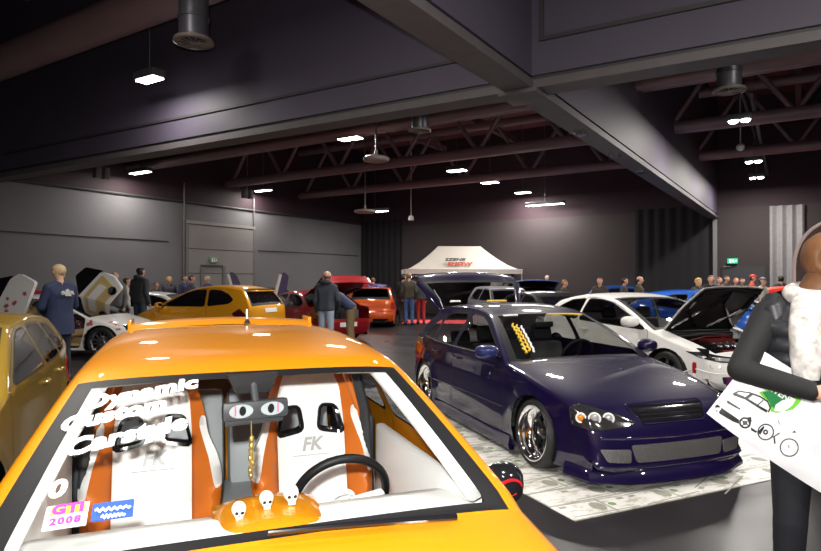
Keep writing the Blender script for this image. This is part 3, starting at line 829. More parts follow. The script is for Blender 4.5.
def wiper(y0, y1):
    pts = []
    for t in (0, .33, .66, 1):
        y = y0 + (y1 - y0) * t; x = .87 - .05 * t; p, nn = oc.hit((x, y, 2), (0, 0, -1)); pts.append(p + Vector((0, 0, .03)))
    mb.tube(pts, [.010, .009, .008, .006], 8, 0); mb.tube([p + Vector((-.02, 0, -.012)) for p in pts[1:]], .006, 6, 0)
wiper(.50, -.02)
mb.build('wiper_blade', M['gloss_black'], orange_car)
# lettering and stickers on the windscreen (as seen from outside, on the car's right half)
sv = Vector((-.68, 0, .352)).normalized()
def scr(pt): return (.80 + (-.68) * pt[1], pt[0], .91 + .352 * pt[1])
LU = Vector((.0, 1, .0))
for body, y0, t, sz in (('Dynamic', -.365, .865, .095), ('Custom', -.44, .73, .09), ('Carstyle', -.395, .59, .095)):
    oc.text('windscreen_lettering', body, sz, scr((y0, t)), Vector(UY) * .975 + sv * .22, sv, M['white'], orange_car, off=.003, shear=.3, bold=.0055, space=1.06)
oc.text('windscreen_lettering', '10', .085, scr((-.575, .335)), Vector(UY) * .97 + sv * .15, sv, M['white'], orange_car, off=.003, shear=.2, bold=.004)
PURPLE = mat('sticker_purple', (.28, .03, .25), .5, noise=.08)
def spatch(nm, y0, y1, t0, t1, m, off=.003, par=orange_car):
    o = scr(((y0 + y1) / 2, (t0 + t1) / 2)); h = (t1 - t0) * .766 / 2; w = (y1 - y0) / 2
    return oc.patch(nm, [(-w, -h), (w, -h), (w, h), (-w, h)], o, UY, sv, m, par, off, .05, .001)
s1 = spatch('show_sticker', -.565, -.465, .165, .265, mat('sticker_pale', (.72, .72, .74), .5, noise=.04))
spatch('yellow_band', -.553, -.473, .222, .258, mat('sticker_yellow', (.85, .55, .03), .5, noise=.05), .0045, s1)
oc.text('sticker_lettering', 'GTI', .044, scr((-.513, .240)), UY, sv, PURPLE, s1, off=.006, bold=.003, space=1.1)
oc.text('sticker_lettering', '2008', .030, scr((-.515, .190)), UY, sv, PURPLE, s1, off=.006, bold=.002, space=1.25)
s2 = spatch('blue_sticker', -.455, -.355, .175, .25, mat('sticker_blue', (.02, .07, .42), .4, noise=.08))
mb = MB()
for row, (y0, y1, t) in enumerate(((-.447, -.363, .226), (-.43, -.375, .195))):
    pts = []
    for i in range(25):
        q = i / 24; a = scr((y0 + (y1 - y0) * q, t + .009 * math.sin(q * 38) * (1 - .4 * q))); p, nn = oc.hit(Vector(a) + Vector((.3, 0, .5)), Vector((-.5, 0, -.86))); 
        if p is not None: pts.append(p + Vector((.004, 0, .005)))
    mb.tube(pts, .003, 5)
mb.build('script_line', M['white'], s2)
# ornaments on the dashboard
BONE = mat('bone_white', (.82, .78, .70), .5, noise=.08, nscale=30)
def world_of(root, p):
    return Matrix.Translation(root.location) @ root.rotation_euler.to_matrix().to_4x4() @ Vector(p)
def skull(p, r, label, glasses=False):
    w = world_of(orange_car, p)
    T = Matrix.Rotation(0, 4, 'Z')
    mb = MB(); mb.ball((-.1 * r, 0, 1.15 * r), (1.05 * r, .85 * r, .9 * r), 0, None, 18); mb.ball((.45 * r, 0, .72 * r), (.5 * r, .62 * r, .5 * r), 0, None, 14); mb.box((.5 * r, 0, .3 * r), (.6 * r, .8 * r, .5 * r), 0, None, .12 * r)
    o = mb.build('skull_ornament', BONE); o.location = w; o.rotation_euler = (0, 0, R(OR_YAW) - math.pi / 2)
    tag(o, label, 'ornament', 'skull ornaments on the dashboard')
    e = MB()
    for s in (-1, 1): e.ball((.86 * r, s * .3 * r, .98 * r), (.16 * r, .22 * r, .2 * r), 0, None, 10)
    e.prism([(-.09 * r, 0), (.09 * r, 0), (0, .2 * r)], 0, .06 * r, 0, frame((.93 * r, 0, .62 * r), UY, UZ))
    for k in range(5): e.box((.80 * r, (k - 2) * .14 * r, .33 * r), (.04 * r, .02 * r, .2 * r))
    e.build('eye_socket', M['gloss_black'] if glasses else M['black'], o)
    return o
skull((.52, -.07, .868), .026, 'white skull ornament on the dash, furthest from the steering wheel')
skull((.50, .015, .884), .026, 'white skull ornament on the dash, middle one of the three')
skull((.48, .095, .882), .029, 'white skull ornament with dark glasses, closest to the steering wheel', True)
w0 = world_of(orange_car, (.28, -.01, 1.10))
mb = MB(); GOLD = mat('old_gold', (.60, .42, .13), .35, metal=.8, noise=.2, nscale=60)
mb.tube([(0, 0, .01), (.0, .003, -.04)], .002, 6)
zz = -.04
for i in range(7):
    mb.ball((.003 * math.sin(i * 2), .006 * math.cos(i * 3), zz - .012), (.009, .012 - .001 * (i % 3), .013), 0, None, 10); zz -= .021
for s in (-1, 1): mb.tube([(0, s * .008, -.085), (.004, s * .014, -.12), (0, s * .008, -.16)], .004, 6)
o = mb.build('mirror_charm', GOLD); o.location = w0; tag(o, 'gold chain charm hanging from the mirror of the orange car', 'charm')

# ================================================================ 2. dark purple five-door with deep wheels
BLUE_PAINT = paint('midnight_purple_paint', (.0052, .0018, .030), metal=.0, rough=.28, flake=.3)
AS = (1.40, 6.70); AS_YAW = 19.0
HERO = dict(HATCH5)
_zz = lambda z: z if z < .86 else .86 + (z - .86) * 1.13
def _nose(x, z):      # the kit's higher bonnet edge and bumper
    if x < .9 or z < .25: return 0.
    return .065 * min(1, (x - .82) / 1.0) * min(1, (z - .25) / .25)
HERO['prof'] = [(a, [(x, _zz(z) + _nose(x, z), r) for x, z, r in pl]) for a, pl in HERO['prof']]
HERO['wins'] = {a: [(x, _zz(z)) for x, z in pl] for a, pl in HERO['wins'].items()}; HERO['doors'] = {a: [(x, _zz(z)) for x, z in pl] for a, pl in HERO['doors'].items()}
HERO['crease'] = (.60, -.02, .006)
astra, ac, ap = make_car('hatchback', 'midnight purple five-door car with deep chrome wheels on the banknote mat', 'car', HERO, AS, AS_YAW, BLUE_PAINT,
    glass_m=glass('side_glass', (.6, .6, .6)), screen_m=M['glass'], rear_m=M['glass_mid'], step=.05, style='deep', rim_m=M['chrome'], spoke_m=M['dark_alloy'], ww=.24, Rr=.235, tail_open=88, camber=R(4), inner=mat('tailgate_inner', (.03, .025, .04), .6, noise=.2))
YEL = mat('script_yellow', (.85, .55, .05), .5, noise=.1)
for sd in (-1, 1):
    u = diag(35, sd); f = (lambda a: a) if sd < 0 else (lambda a: -a)
    hp = [(f(a), z) for a, z in ((.375, .605), (.395, .475), (.62, .465), (.80, .485), (.87, .51), (.72, .575), (.55, .615), (.44, .63))]
    hp = rpoly(hp, .02, 3)
    hl = ac.patch('headlight', hp, (0, 0, 0), u, UZ, M['head_black'], astra, .006, .035, .01)
    for a, r, m1 in ((.465, .034, 'amber'), (.565, .042, 'clear_lens'), (.668, .038, 'clear_lens')):
        uu = Vector(u); w = uu.cross(Vector(UZ)); p, nn = ac.hit(uu * f(a) + Vector((0, 0, .545)) + w * 3, -w)
        if p is None: continue
        T = frame(p + w * .008, uu, UZ)
        mb = MB(); mb.tube([(r * math.cos(i * math.pi / 12), r * math.sin(i * math.pi / 12), 0) for i in range(24)], .0075, 6, 0, T, closed=True)
        mb.ball((0, 0, -.004), (r * .8, r * .8, .012), 1, T, 14)
        mb.build('headlight_lens', [M['plate_white'], M[m1]], hl)  # rings in flat white: the bright reflection of chrome put into the colour
    ac.line('bumper_seam', [(f(.42), .45), (f(.55), .435), (f(.8), .45)], (0, 0, 0), u, UZ, .003, M['black'], astra)
    ip = rpoly([(f(a), z) for a, z in ((.60, .33), (.66, .235), (.83, .225), (.83, .325))], .02, 3)
    ac.patch('corner_intake', ip, (0, 0, 0), u, UZ, M['mesh_grey'], astra, .004, .04, .006)
    ip = rpoly([(f(a), z) for a, z in ((.70, .175), (.72, .135), (.90, .13), (.90, .17))], .015, 3)
    ac.patch('brake_duct', ip, (0, 0, 0), u, UZ, M['mesh_grey'], astra, .004, .04, .006)
    m_ = mirror(astra, ac, .62, .865, sd, paint('mirror_blue', (.02, .025, .11), metal=.6) if sd < 0 else BLUE_PAINT)
    for nm, x in (('front', -.30), ('rear', -.92)):
        handle(astra, ac, x, .755, sd, BLUE_PAINT, ap['door_%s:%s' % (nm, 'L' if sd > 0 else 'R')])
    # side skirt and reflecting strip
    mb = MB(); n = 14; vs = []; fs = []
    sec = [(-.03, .20), (.008, .185), (.02, .10), (.012, .065), (-.04, .06)]
    for i in range(n + 1):
        x = .93 - 1.86 * i / n
        for dy, z in sec: vs.append((x, sd * (ac.Y(x, .2) + dy), z))
    k = len(sec)
    for i in range(n):
        for j in range(k - 1):
            fq = (i * k + j, i * k + j + 1, (i + 1) * k + j + 1, (i + 1) * k + j); fs.append(fq if sd > 0 else tuple(reversed(fq)))
    fs += [tuple(range(k)), tuple(n * k + j for j in range(k))]
    mb.add(vs, fs); mb.build('side_skirt', BLUE_PAINT, astra, smooth=35)
    ac.line('side_moulding', [(-.95, .42), (-.4, .43), (.2, .435), (.78, .43)], (0, 0, 0), (UX if sd < 0 else (-1, 0, 0)), UZ, .007, BLUE_PAINT, astra) if sd < 0 else None
    ac.line('window_trim', [(.66, .868), (.1, .862), (-.5, .862), (-1.0, .868), (-1.45, .895)], (0, 0, 0), UX, UZ, .005, M['trim'], astra) if sd < 0 else None
    taillight(ac, astra, sd, [(.52, .55), (.85, .55), (.85, .75), (.66, .8)], 35, M['red_lens'])
ctr = rpoly([(-.44, .355), (.44, .355), (.40, .225), (-.40, .225)], .03, 3)
ac.patch('centre_intake', ctr, (0, 0, 0), UY, UZ, M['mesh_grey'], astra, .004, .05, .006)
gp = rpoly([(-.36, .615), (.36, .615), (.29, .505), (-.29, .505)], .025, 3)
gr = ac.patch('grille', gp, (0, 0, 0), UY, UZ, M['gloss_black'], astra, .004, .04, .006)
for z in (.528, .556, .584):
    ac.line('grille_bar', [(-.29 + .02 * i, z) for i in range(30)], (0.008, 0, 0), UY, UZ, .0045, M['head_black'], gr)
ac.line('grille_frame', [(a, b) for a, b in offpoly(gp, .012)], (0, 0, 0), UY, UZ, .009, BLUE_PAINT, gr, closed=True)
ac.line('bumper_crease', [(-.66 + .066 * i, .395 + .012 * abs(i - 10) / 10) for i in range(21)], (0, 0, 0), UY, UZ, .010, BLUE_PAINT, astra)
ac.line('bumper_crease', [(-.70 + .07 * i, .195) for i in range(21)], (0, 0, 0), UY, UZ, .010, BLUE_PAINT, astra)
# front lip: follows the bumper from arch to arch
mb = MB(); ring = []
for i in range(41):
    a = -1 + 2 * i / 40; ph = a * R(84); w = Vector((math.cos(ph), math.sin(ph), 0))
    p, nn = ac.hit(Vector((1.15, 0, .145)) + w * 3, -w)
    if p is not None and p.x > 1.64: ring.append((Vector((p.x, p.y, 0)), w))
vs = []; fs = []
for p, w in ring:
    for d, z in ((-.02, .185), (.010, .17), (.05, .105), (.05, .078), (-.08, .065)): vs.append((p.x + w.x * d, p.y + w.y * d, z))
for i in range(len(ring) - 1):
    for j in range(4): fs.append((i * 5 + j, (i + 1) * 5 + j, (i + 1) * 5 + j + 1, i * 5 + j + 1))
mb.add(vs, [tuple(reversed(f)) for f in fs]); mb.build('front_lip', BLUE_PAINT, astra, smooth=35)
# cabin
mb = MB(); mb.box((-.4, 0, .22), (2.2, 1.36, .03)); mb.box((-1.5, 0, .80), (.5, 1.1, .03)); mb.box((.9, 0, .45), (.03, 1.3, .6))
mb.prism([(.80, .80), (.62, .83), (.42, .80), (.36, .70), (.5, .4), (.8, .4)], -.64, .64, 0, Matrix(((1, 0, 0, 0), (0, 0, -1, 0), (0, 1, 0, 0), (0, 0, 0, 1))))
mb.build('dashboard', M['cabin_grey'], astra, smooth=30)
for y in (-.36, .36):
    mb = MB(); T = Matrix.Translation((-.35, y, .35)) @ Matrix.Rotation(R(-16), 4, 'Y')
    mb.box((0, 0, .26), (.13, .46, .56), 0, T, .05); mb.box((.0, 0, .66), (.09, .25, .18), 0, T, .04); mb.box((.25, 0, 0), (.46, .46, .14), 0, T, .04); mb.build('seat', M['cabin'], astra)
mb = MB(); T = Matrix.Translation((-1.15, 0, .35)) @ Matrix.Rotation(R(-18), 4, 'Y'); mb.box((0, 0, .22), (.13, 1.2, .52), 0, T, .05); mb.box((.22, 0, 0), (.45, 1.2, .14), 0, T, .04)
for y in (-.35, .35): mb.box((0, y, .55), (.09, .25, .16), 0, T, .04)
mb.build('rear_seat', M['cabin'], astra)
mb = MB(); T = Matrix.Translation((.22, .35, .79)) @ Matrix.Rotation(R(-66), 4, 'Y')
mb.tube([(.185 * math.cos(i * math.pi / 18), .185 * math.sin(i * math.pi / 18), 0) for i in range(36)], .015, 8, 0, T, closed=True)
for a in (0, 2.1, -2.1): mb.tube([(0, 0, -.02), (.18 * math.cos(a), .18 * math.sin(a), 0)], .018, 6, 0, T)
mb.build('steering_wheel', M['black'], astra)
mb = MB(); mb.box((.12, 0, 1.12), (.03, .22, .06), 0, None, .012); mb.build('interior_mirror', M['black'], astra)
# illegible show stickers on the glass: strokes only
def strokes(c, root, nm, m, rows, r=.005, par=None):
    mb = MB()
    for (x0, y0, z0), (x1, y1, z1), amp, fr in rows:
        pts = []
        for i in range(40):
            t = i / 39; a = Vector((x0 + (x1 - x0) * t, y0 + (y1 - y0) * t, z0 + (z1 - z0) * t + amp * math.sin(t * fr) * .8)); a.y += amp * math.sin(t * fr * .93 + 1) * .5
            p, nn = c.hit(a + Vector((.5, 0, .5)), Vector((-.707, 0, -.707)))
            if p is not None: pts.append(p + Vector((.004, 0, .005)))
        if len(pts) > 2: mb.tube(pts, r, 5)
    return mb.build(nm, m, par or root)
strokes(ac, astra, 'windscreen_script', YEL, [((.22, -.46, 1.10), (.70, -.56, .90), .03, 50), ((.25, -.43, 1.09), (.68, -.51, .91), .025, 44)], .010)
strokes(ac, astra, 'windscreen_script', M['white'], [((.28, -.39, 1.09), (.72, -.47, .905), .012, 40)], .010)
strokes(ac, astra, 'windscreen_script', M['white'], [((.05, -.47, 1.19), (.06, -.30, 1.192), .012, 45)], .008)
strokes(ac, astra, 'windscreen_script', YEL, [((.06, .05, 1.195), (.06, .50, 1.19), .009, 70)], .008)
tgo = ap['tailgate']
strokes(ac, astra, 'rear_window_script', YEL, [((-1.50, .05, 1.14), (-1.50, .42, 1.14), .010, 60)], .008, par=tgo) if False else None
for (y0, y1, m_i) in ((.10, .40, YEL), (-.42, -.28, M['white'])):
    pts = []; mb = MB()
    for i in range(40):
        t = i / 39; p, nn = ac.hit((-1.49 + .010 * math.sin(t * 60), y0 + (y1 - y0) * t, 2.2), (0, 0, -1)); pts.append(p + Vector((-.004, 0, .005)))
    mb.tube(pts, .008, 5); mb.build('rear_window_script', m_i, tgo)
for sd in (1, -1):
    mb = MB(); mb.tube([(-1.42, sd * .52, 1.15), (-1.50, sd * .56, 1.35), (-1.62, sd * .60, 1.47)], .009, 8, 0); mb.build('gas_strut', M['silver'], astra)

# ================================================================ 3. white hatchback with the bonnet up
CIV = (3.85, 9.9); CIV_YAW = 19
WHITE_PAINT = paint('pearl_white_paint', (.80, .78, .76), metal=.0, rough=.3, flake=.02)
CIVIC = dict(CIVIC); _zc = lambda z: z if z < .93 else .93 + (z - .93) * 1.12
CIVIC['prof'] = [(a, [(x, _zc(z), r) for x, z, r in pl]) for a, pl in CIVIC['prof']]
CIVIC['wins'] = {a: [(x, _zc(z)) for x, z in pl] for a, pl in CIVIC['wins'].items()}; CIVIC['doors'] = {a: [(x, _zc(z)) for x, z in pl] for a, pl in CIVIC['doors'].items()}
civic, cc, cp = make_car('hatchback', 'white three-door car with open bonnet and pale mirror, parked behind the purple car', 'car', CIVIC, CIV, CIV_YAW, WHITE_PAINT,
    glass_m=M['glass_mid'], screen_m=M['glass'], step=.07, style='fan', rim_m=M['dark_alloy'], spoke_m=M['dark_alloy'], ww=.22, hood_open=60, inner=mat('bonnet_underside', (.018, .014, .014), .5, noise=.3))
hd = cp['hood']; mb = MB()
def under(a, b, d=.045):
    p, nn = cc.hit((a, b, 2), (0, 0, -1)); return p - Vector((0, 0, d))
for path in ([(1.10, -.55), (1.35, -.3), (1.6, -.05), (1.8, 0)], [(1.10, .55), (1.35, .3), (1.6, .05), (1.8, 0)], [(1.10, -.1), (1.45, -.5), (1.75, -.5)], [(1.10, .1), (1.45, .5), (1.75, .5)], [(1.08, -.55), (1.08, 0), (1.08, .55)], [(1.80, -.5), (1.85, 0), (1.80, .5)]):
    mb.tube([under(a, b) for a, b in path], .028, 6)
mb.build('bonnet_frame', M['gloss_black'], hd)
bay = MB(); bay.box((1.48, 0, .42), (.80, 1.30, .04)); bay.box((1.04, 0, .6), (.04, 1.3, .46)); bay.box((1.88, 0, .5), (.04, 1.2, .25))
for sd in (1, -1): bay.box((1.47, sd * .64, .55), (.82, .04, .30))
by = bay.build('engine_bay', M['black'], civic, smooth=0)
eng = MB(); eng.box((1.48, -.05, .60), (.34, .52, .26), 0, None, .03); eng.box((1.45, -.05, .755), (.20, .46, .05), 1, None, .015)
for i in range(4): eng.tube([(1.55, -.22 + i * .12, .72), (1.68, -.22 + i * .12, .70), (1.74, -.22 + i * .12, .60)], .024, 8, 2)
eng.tube([(1.76, -.28, .62), (1.76, .2, .62), (1.66, .36, .64), (1.5, .44, .70)], .045, 10, 3)
eng.box((1.35, .46, .68), (.22, .18, .16), 4, None, .015); eng.lathe([(.07, 0), (.07, .09), (.05, .11), (.0005, .115)], 20, 2, Matrix.Translation((1.28, -.48, .66)))
eng.lathe([(.04, 0), (.04, .05), (.0005, .055)], 16, 3, Matrix.Translation((1.22, .3, .76)))
eng.tube([(1.2, -.3, .74), (1.3, -.1, .80), (1.35, .25, .80), (1.3, .42, .74)], .012, 8, 3)
eng.tube([(1.18, -.52, .80), (1.2, 0, .83), (1.18, .52, .80)], .018, 8, 2)
eng.box((1.70, .05, .65), (.06, .9, .10), 4, None, .02)
eng.build('engine', [M['dark_alloy'], mat('cam_cover_red', (.07, .008, .007), .4, noise=.2), M['silver'], mat('hose_red', (.12, .01, .01), .4, noise=.1), M['gloss_black']], by)
mb = MB(); mb.tube([(1.78, .52, .66), (1.45, .52, 1.18)], .007, 6); mb.build('bonnet_stay', M['silver'], civic)
for sd in (-1, 1):
    u = diag(35, sd); f = (lambda a: a) if sd < 0 else (lambda a: -a)
    hp = rpoly([(f(a), z) for a, z in ((.30, .655), (.46, .585), (.70, .535), (.93, .53), (.95, .585), (.70, .615), (.5, .655))], .015, 3)
    hl = cc.patch('headlight', hp, (0, 0, 0), u, UZ, M['head_black'], civic, .005, .04, .01)
    cc.patch('headlight_lens', rpoly([(f(a), z) for a, z in ((.62, .60), (.64, .555), (.86, .54), (.88, .575))], .01, 2), (0, 0, 0), u, UZ, M['clear_lens'], hl, .009, .04, .008)
    cc.patch('fog_lamp', rpoly([(f(a), z) for a, z in ((.70, .36), (.72, .27), (.88, .26), (.86, .36))], .02, 3), (0, 0, 0), u, UZ, M['head_black'], civic, .004, .04, .01)
    cc.line('washer_cover', rpoly([(f(a), z) for a, z in ((.56, .50), (.58, .465), (.70, .46), (.70, .495))], .008, 2), (0, 0, 0), u, UZ, .0022, M['trim'], civic, closed=True)
    mirror(civic, cc, .74, .945, sd, WHITE_PAINT, size=1.15)
    handle(civic, cc, -.5, .80, sd, WHITE_PAINT, cp['door_front:' + ('L' if sd > 0 else 'R')])
mb = MB(); pl = rpoly([(-.45, .46), (.45, .46), (.38, .36), (-.38, .36)], .02, 3); cc.patch('grille', pl, (0, 0, 0), UY, UZ, M['gloss_black'], civic, .004, .05, .008)
pt = cc.patch('number_plate', [(-.16, .345), (-.02 + .18, .345), (.16, .255), (-.16, .255)], (0, -.36, 0), UY, UZ, mat('plate_purple', (.16, .015, .14), .4, noise=.1), civic, .014, .05, .012, 'purple show plate')
cc.text('plate_lettering', 'GTi', .075, (0, -.36, .30), UY, UZ, mat('plate_pink', (.75, .35, .55), .5, noise=.1), pt, off=.018, bold=.002)
# fuel of folds: the sticker by the mirror and the cabin
mb = MB(); mb.box((-.4, 0, .3), (2.3, 1.4, .03)); mb.prism([(1.0, .86), (.75, .90), (.5, .86), (.45, .7), (.6, .4), (1.0, .4)], -.66, .66, 0, Matrix(((1, 0, 0, 0), (0, 0, -1, 0), (0, 1, 0, 0), (0, 0, 0, 1)))); mb.box((-1.55, 0, .85), (.6, 1.2, .03))
mb.build('dashboard', M['cabin'], civic, smooth=0)
for y in (-.36, .36):
    mb = MB(); T = Matrix.Translation((-.35, y, .42)) @ Matrix.Rotation(R(-16), 4, 'Y')
    mb.box((0, 0, .26), (.13, .46, .56), 0, T, .05); mb.box((.0, 0, .66), (.09, .25, .18), 0, T, .04); mb.box((.25, 0, 0), (.46, .46, .14), 0, T, .04); mb.build('seat', M['cabin'], civic)
mb = MB(); T = Matrix.Translation((.32, .36, .86)) @ Matrix.Rotation(R(-64), 4, 'Y')
mb.tube([(.18 * math.cos(i * math.pi / 18), .18 * math.sin(i * math.pi / 18), 0) for i in range(36)], .015, 8, 0, T, closed=True); mb.build('steering_wheel', M['black'], civic)
# ================================================================ the other cars
def detail_front(c, root, z=.56, plate=None):
    for sd in (-1, 1):
        u = diag(35, sd); f = (lambda a: a) if sd < 0 else (lambda a: -a); w = c.sp['W'] / 1.71; 
        hp = rpoly([(f(a * w + .05), zz) for a, zz in ((.40, z + .05), (.42, z - .07), (.66, z - .08), (.84, z - .04), (.72, z + .02), (.56, z + .05))], .02, 2)
        hl = c.patch('headlight', hp, (0, 0, 0), u, UZ, M['head_black'], root, .006, .06, .01)
        if hl: c.patch('headlight_lens', [(f(a * w + .05), zz) for a, zz in ((.5, z + .03), (.5, z - .05), (.62, z - .05), (.62, z + .02))], (0, 0, 0), u, UZ, M['clear_lens'], hl, .012, .06, .01)
def detail_rear(c, root, z=.68, m='red_lens', plate=True, pm=None, py=0., pz=None):
    for sd in (-1, 1): taillight(c, root, sd, [(.46, z - .13), (.80, z - .13), (.84, z + .05), (.70, z + .16), (.60, z + .02), (.48, z - .02)], 40, M[m])
    if plate:
        zz = pz or z - .12
        c.patch('number_plate', [(-.24, -.05), (.24, -.05), (.24, .05), (-.24, .05)], (0, py, zz), (0, -1, 0), UZ, pm or M['plate_white'], root, .012, .08, .01)
GOLD_PAINT = paint('olive_gold_paint', (.235, .145, .014), metal=.55, rough=.32)
ESTATE = scale_spec(HATCH5, 1.04, 1.06, W=1.74, R=.30, Ra=.335, tum=.42, tum2=.2, belt=(.90, -.03), zs=.16,
    wins={'front': [(.60, .92), (.05, 1.16), (-.12, 1.21), (-.36, 1.22), (-.38, .925)], 'rear': [(-.47, .925), (-.45, 1.225), (-.90, 1.215), (-1.12, .935)], 'quarter': [(-1.20, .94), (-.98, 1.21), (-1.26, 1.19), (-1.56, .97)]},
    doors={'front': [(.78, .22), (.80, .6), (.74, .90), (.58, .97), (.06, 1.19), (-.12, 1.235), (-.415, 1.245), (-.43, .22)], 'rear': [(-.445, .22), (-.43, 1.245), (-.95, 1.235), (-1.17, .9), (-1.02, .68), (-.90, .22)]})
ESTATE['prof'] = [(a, ([(-1.55, 1.255, .065), (-1.78, 1.10, .06), (-1.93, .93, .07)] if a == 'rear_window' else ([(-.26, 1.305, .065), (-.75, 1.33, .07), (-1.2, 1.315, .07), (-1.5, 1.275, .065)] if a == 'roof' else pl))) for a, pl in ESTATE['prof']]
ESTATE['prof'] = [(a, (pl[1:] if a == 'rear_window' else pl)) for a, pl in ESTATE['prof']]
gold_car, gc, gp_ = make_car('hatchback', 'olive gold five-door car at the left edge, beside the orange show car', 'car', ESTATE, (-3.58, 4.25), 21.5, GOLD_PAINT, glass_m=M['glass_dark'], step=.06, style='multi', rim_m=M['silver'], spoke_m=M['dark_alloy'])
for nm, x in (('front', -.30), ('rear', -1.0)):
    for sd in (1, -1): handle(gold_car, gc, x, .80, sd, GOLD_PAINT, gp_['door_%s:%s' % (nm, 'L' if sd > 0 else 'R')])
for sd in (1, -1): taillight(gc, gold_car, sd, [(.54, .58), (.86, .58), (.86, .76), (.66, .82)], 35, M['red_lens'])
for sd in (1, -1):
    mb = MB(); mb.tube([(.95, sd * (gc.Y(.95, .2) - .02), .17), (.2, sd * (gc.Y(.2, .2) + .01), .15), (-.95, sd * (gc.Y(-.95, .2) - .02), .17)], [.05, .06, .05], 8); mb.build('side_skirt', GOLD_PAINT, gold_car)

YEL_PAINT = paint('amber_yellow_paint', (.72, .31, .012), metal=.45, rough=.28)
c206, yc_, yp = make_car('hatchback', 'amber yellow rounded three-door hatchback seen side-on, rear to the red car', 'car', scale_spec(P206, 1, 1.04), (-4.9, 14.9), -110, YEL_PAINT, glass_m=M['glass_dark'], step=.08, style='multi', rim_m=M['silver'])
detail_rear(yc_, c206, .80, 'dark_lens', pz=.90)
handle(c206, yc_, -.38, .84, 1, YEL_PAINT, yp['door_front:L']); mirror(c206, yc_, .72, .96, 1, YEL_PAINT); mirror(c206, yc_, .72, .96, -1, YEL_PAINT)
mb = MB(); mb.box((-1.46, 0, 1.345), (.20, 1.0, .03), 0, None, .012); mb.build('roof_spoiler', YEL_PAINT, c206)

RED_PAINT = paint('cherry_red_paint', (.26, .008, .012), metal=.3, rough=.28)
red_sedan, rc, rp = make_car('saloon_car', 'cherry red four-door saloon with raised boot lid, two men standing behind', 'car', dict(SEDAN, tailhinge='rear_window'), (-3.03, 17.2), -139, RED_PAINT, glass_m=M['glass_mid'], step=.08, style='multi', rim_m=M['silver'], spoke_m=M['dark_alloy'], tail_open=46, inner=RED_PAINT, rear_m=RED_PAINT)
detail_rear(rc, red_sedan, .72, 'dark_lens', plate=False)
rc.patch('number_plate', [(-.26, -.055), (.26, -.055), (.26, .055), (-.26, .055)], (0, 0, .47), (0, -1, 0), UZ, M['plate_white'], red_sedan, .012, .08, .01)
mb = MB(); mb.box((-1.85, 0, .55), (.5, 1.2, .03)); mb.box((-1.6, 0, .7), (.03, 1.2, .35)); mb.box((-.5, 0, .3), (2.2, 1.4, .04)); mb.build('boot_floor', M['cabin'], red_sedan, smooth=0)
mb = MB(); mb.box((-1.9, -.25, .70), (.35, .35, .28), 0, None, .03); mb.build('speaker_box', M['cabin_grey'], red_sedan)
for y in (-.36, .36):
    mb = MB(); T = Matrix.Translation((-.3, y, .4)) @ Matrix.Rotation(R(-16), 4, 'Y'); mb.box((0, 0, .26), (.13, .46, .56), 0, T, .05); mb.box((.0, 0, .66), (.09, .25, .18), 0, T, .04); mb.build('seat', M['cabin_grey'], red_sedan)
mirror(red_sedan, rc, .70, .90, 1, RED_PAINT)

OR2_PAINT = paint('blood_orange_paint', (.62, .085, .008), metal=.3, rough=.3)
BOXY = scale_spec(GOLFISH, .98, 1.0, W=1.66, tum=.28, zs=.13)
ohatch, hc, hp_ = make_car('hatchback', 'blood orange hatchback seen from the rear between the bending man and the couple', 'car', BOXY, (X(373, 22.2), 22.2), 181, OR2_PAINT, glass_m=M['glass_dark'], rear_m=M['glass_mid'], step=.09, style='multi', rim_m=M['silver'])
for sd in (-1, 1): taillight(hc, ohatch, sd, [(.60, .62), (.80, .62), (.80, .86), (.62, .86)], 18, M['clear_lens'] if sd > 0 else M['red_lens'])
mb = MB()
for a in (-.34, .34): hc.patch('bumper_slot', rpoly([(a - .26, -.05), (a + .26, -.05), (a + .24, .05), (a - .26, .05)], .02, 2), (0, 0, .26), (0, -1, 0), UZ, M['black'], ohatch, .008, .08, .01)
hc.patch('bumper_seam', [(-.75, -.012), (.75, -.012), (.75, .012), (-.75, .012)], (0, 0, .55), (0, -1, 0), UZ, M['red_lens'], ohatch, .006, .08, .008)
mb = MB(); mb.box((-1.30, 0, .78), (.5, 1.1, .3), 0, None, .05); mb.build('boot_fitting', mat('yellow_trim', (.65, .35, .03), .5, noise=.2), ohatch)
mb = MB(); mb.box((-1.62, 0, 1.34), (.24, 1.1, .03), 0, None, .012); mb.build('roof_spoiler', OR2_PAINT, ohatch)

# white show car with flowers and raised doors, at the left
WH2 = (X(68, 13.5), 13.5)
wcar, wc_, wp_ = make_car('coupe', 'white show car with flower decals and upward opening doors, behind the man in navy', 'car', scale_spec(CIVIC, .97, .93, W=1.70), WH2, 90 - 6, WHITE_PAINT, glass_m=M['glass_dark'], step=.07, style='mesh', rim_m=M['chrome'], spoke_m=M['silver'], skip=('door_front:R', 'glass_front:R', 'door_front:L', 'glass_front:L'))
detail_front(wc_, wcar, .62)
FLOWER = mat('flower_red', (.42, .10, .10), .5, noise=.3, nscale=30); rnd = random.Random(4)
for i in range(16):
    x, z = rnd.uniform(.9, 1.7), rnd.uniform(.68, .80) if i < 10 else rnd.uniform(.35, .62)
    if math.hypot(x - wc_.sp['xf'], z - wc_.sp['R']) < wc_.sp['Ra'] + .05: continue
    r = rnd.uniform(.025, .055) if i < 10 else .022
    pl = [(r * (1 + .35 * math.cos(5 * a)) * math.cos(a), r * (1 + .35 * math.cos(5 * a)) * math.sin(a)) for a in [k * math.pi / 10 for k in range(20)]]
    wc_.patch('flower_decal', pl, (x, 0, z), UX, UZ, FLOWER, wcar, .003, .04, .003)
BEIGE = mat('beige_door_trim', (.62, .45, .19), .5, noise=.08)
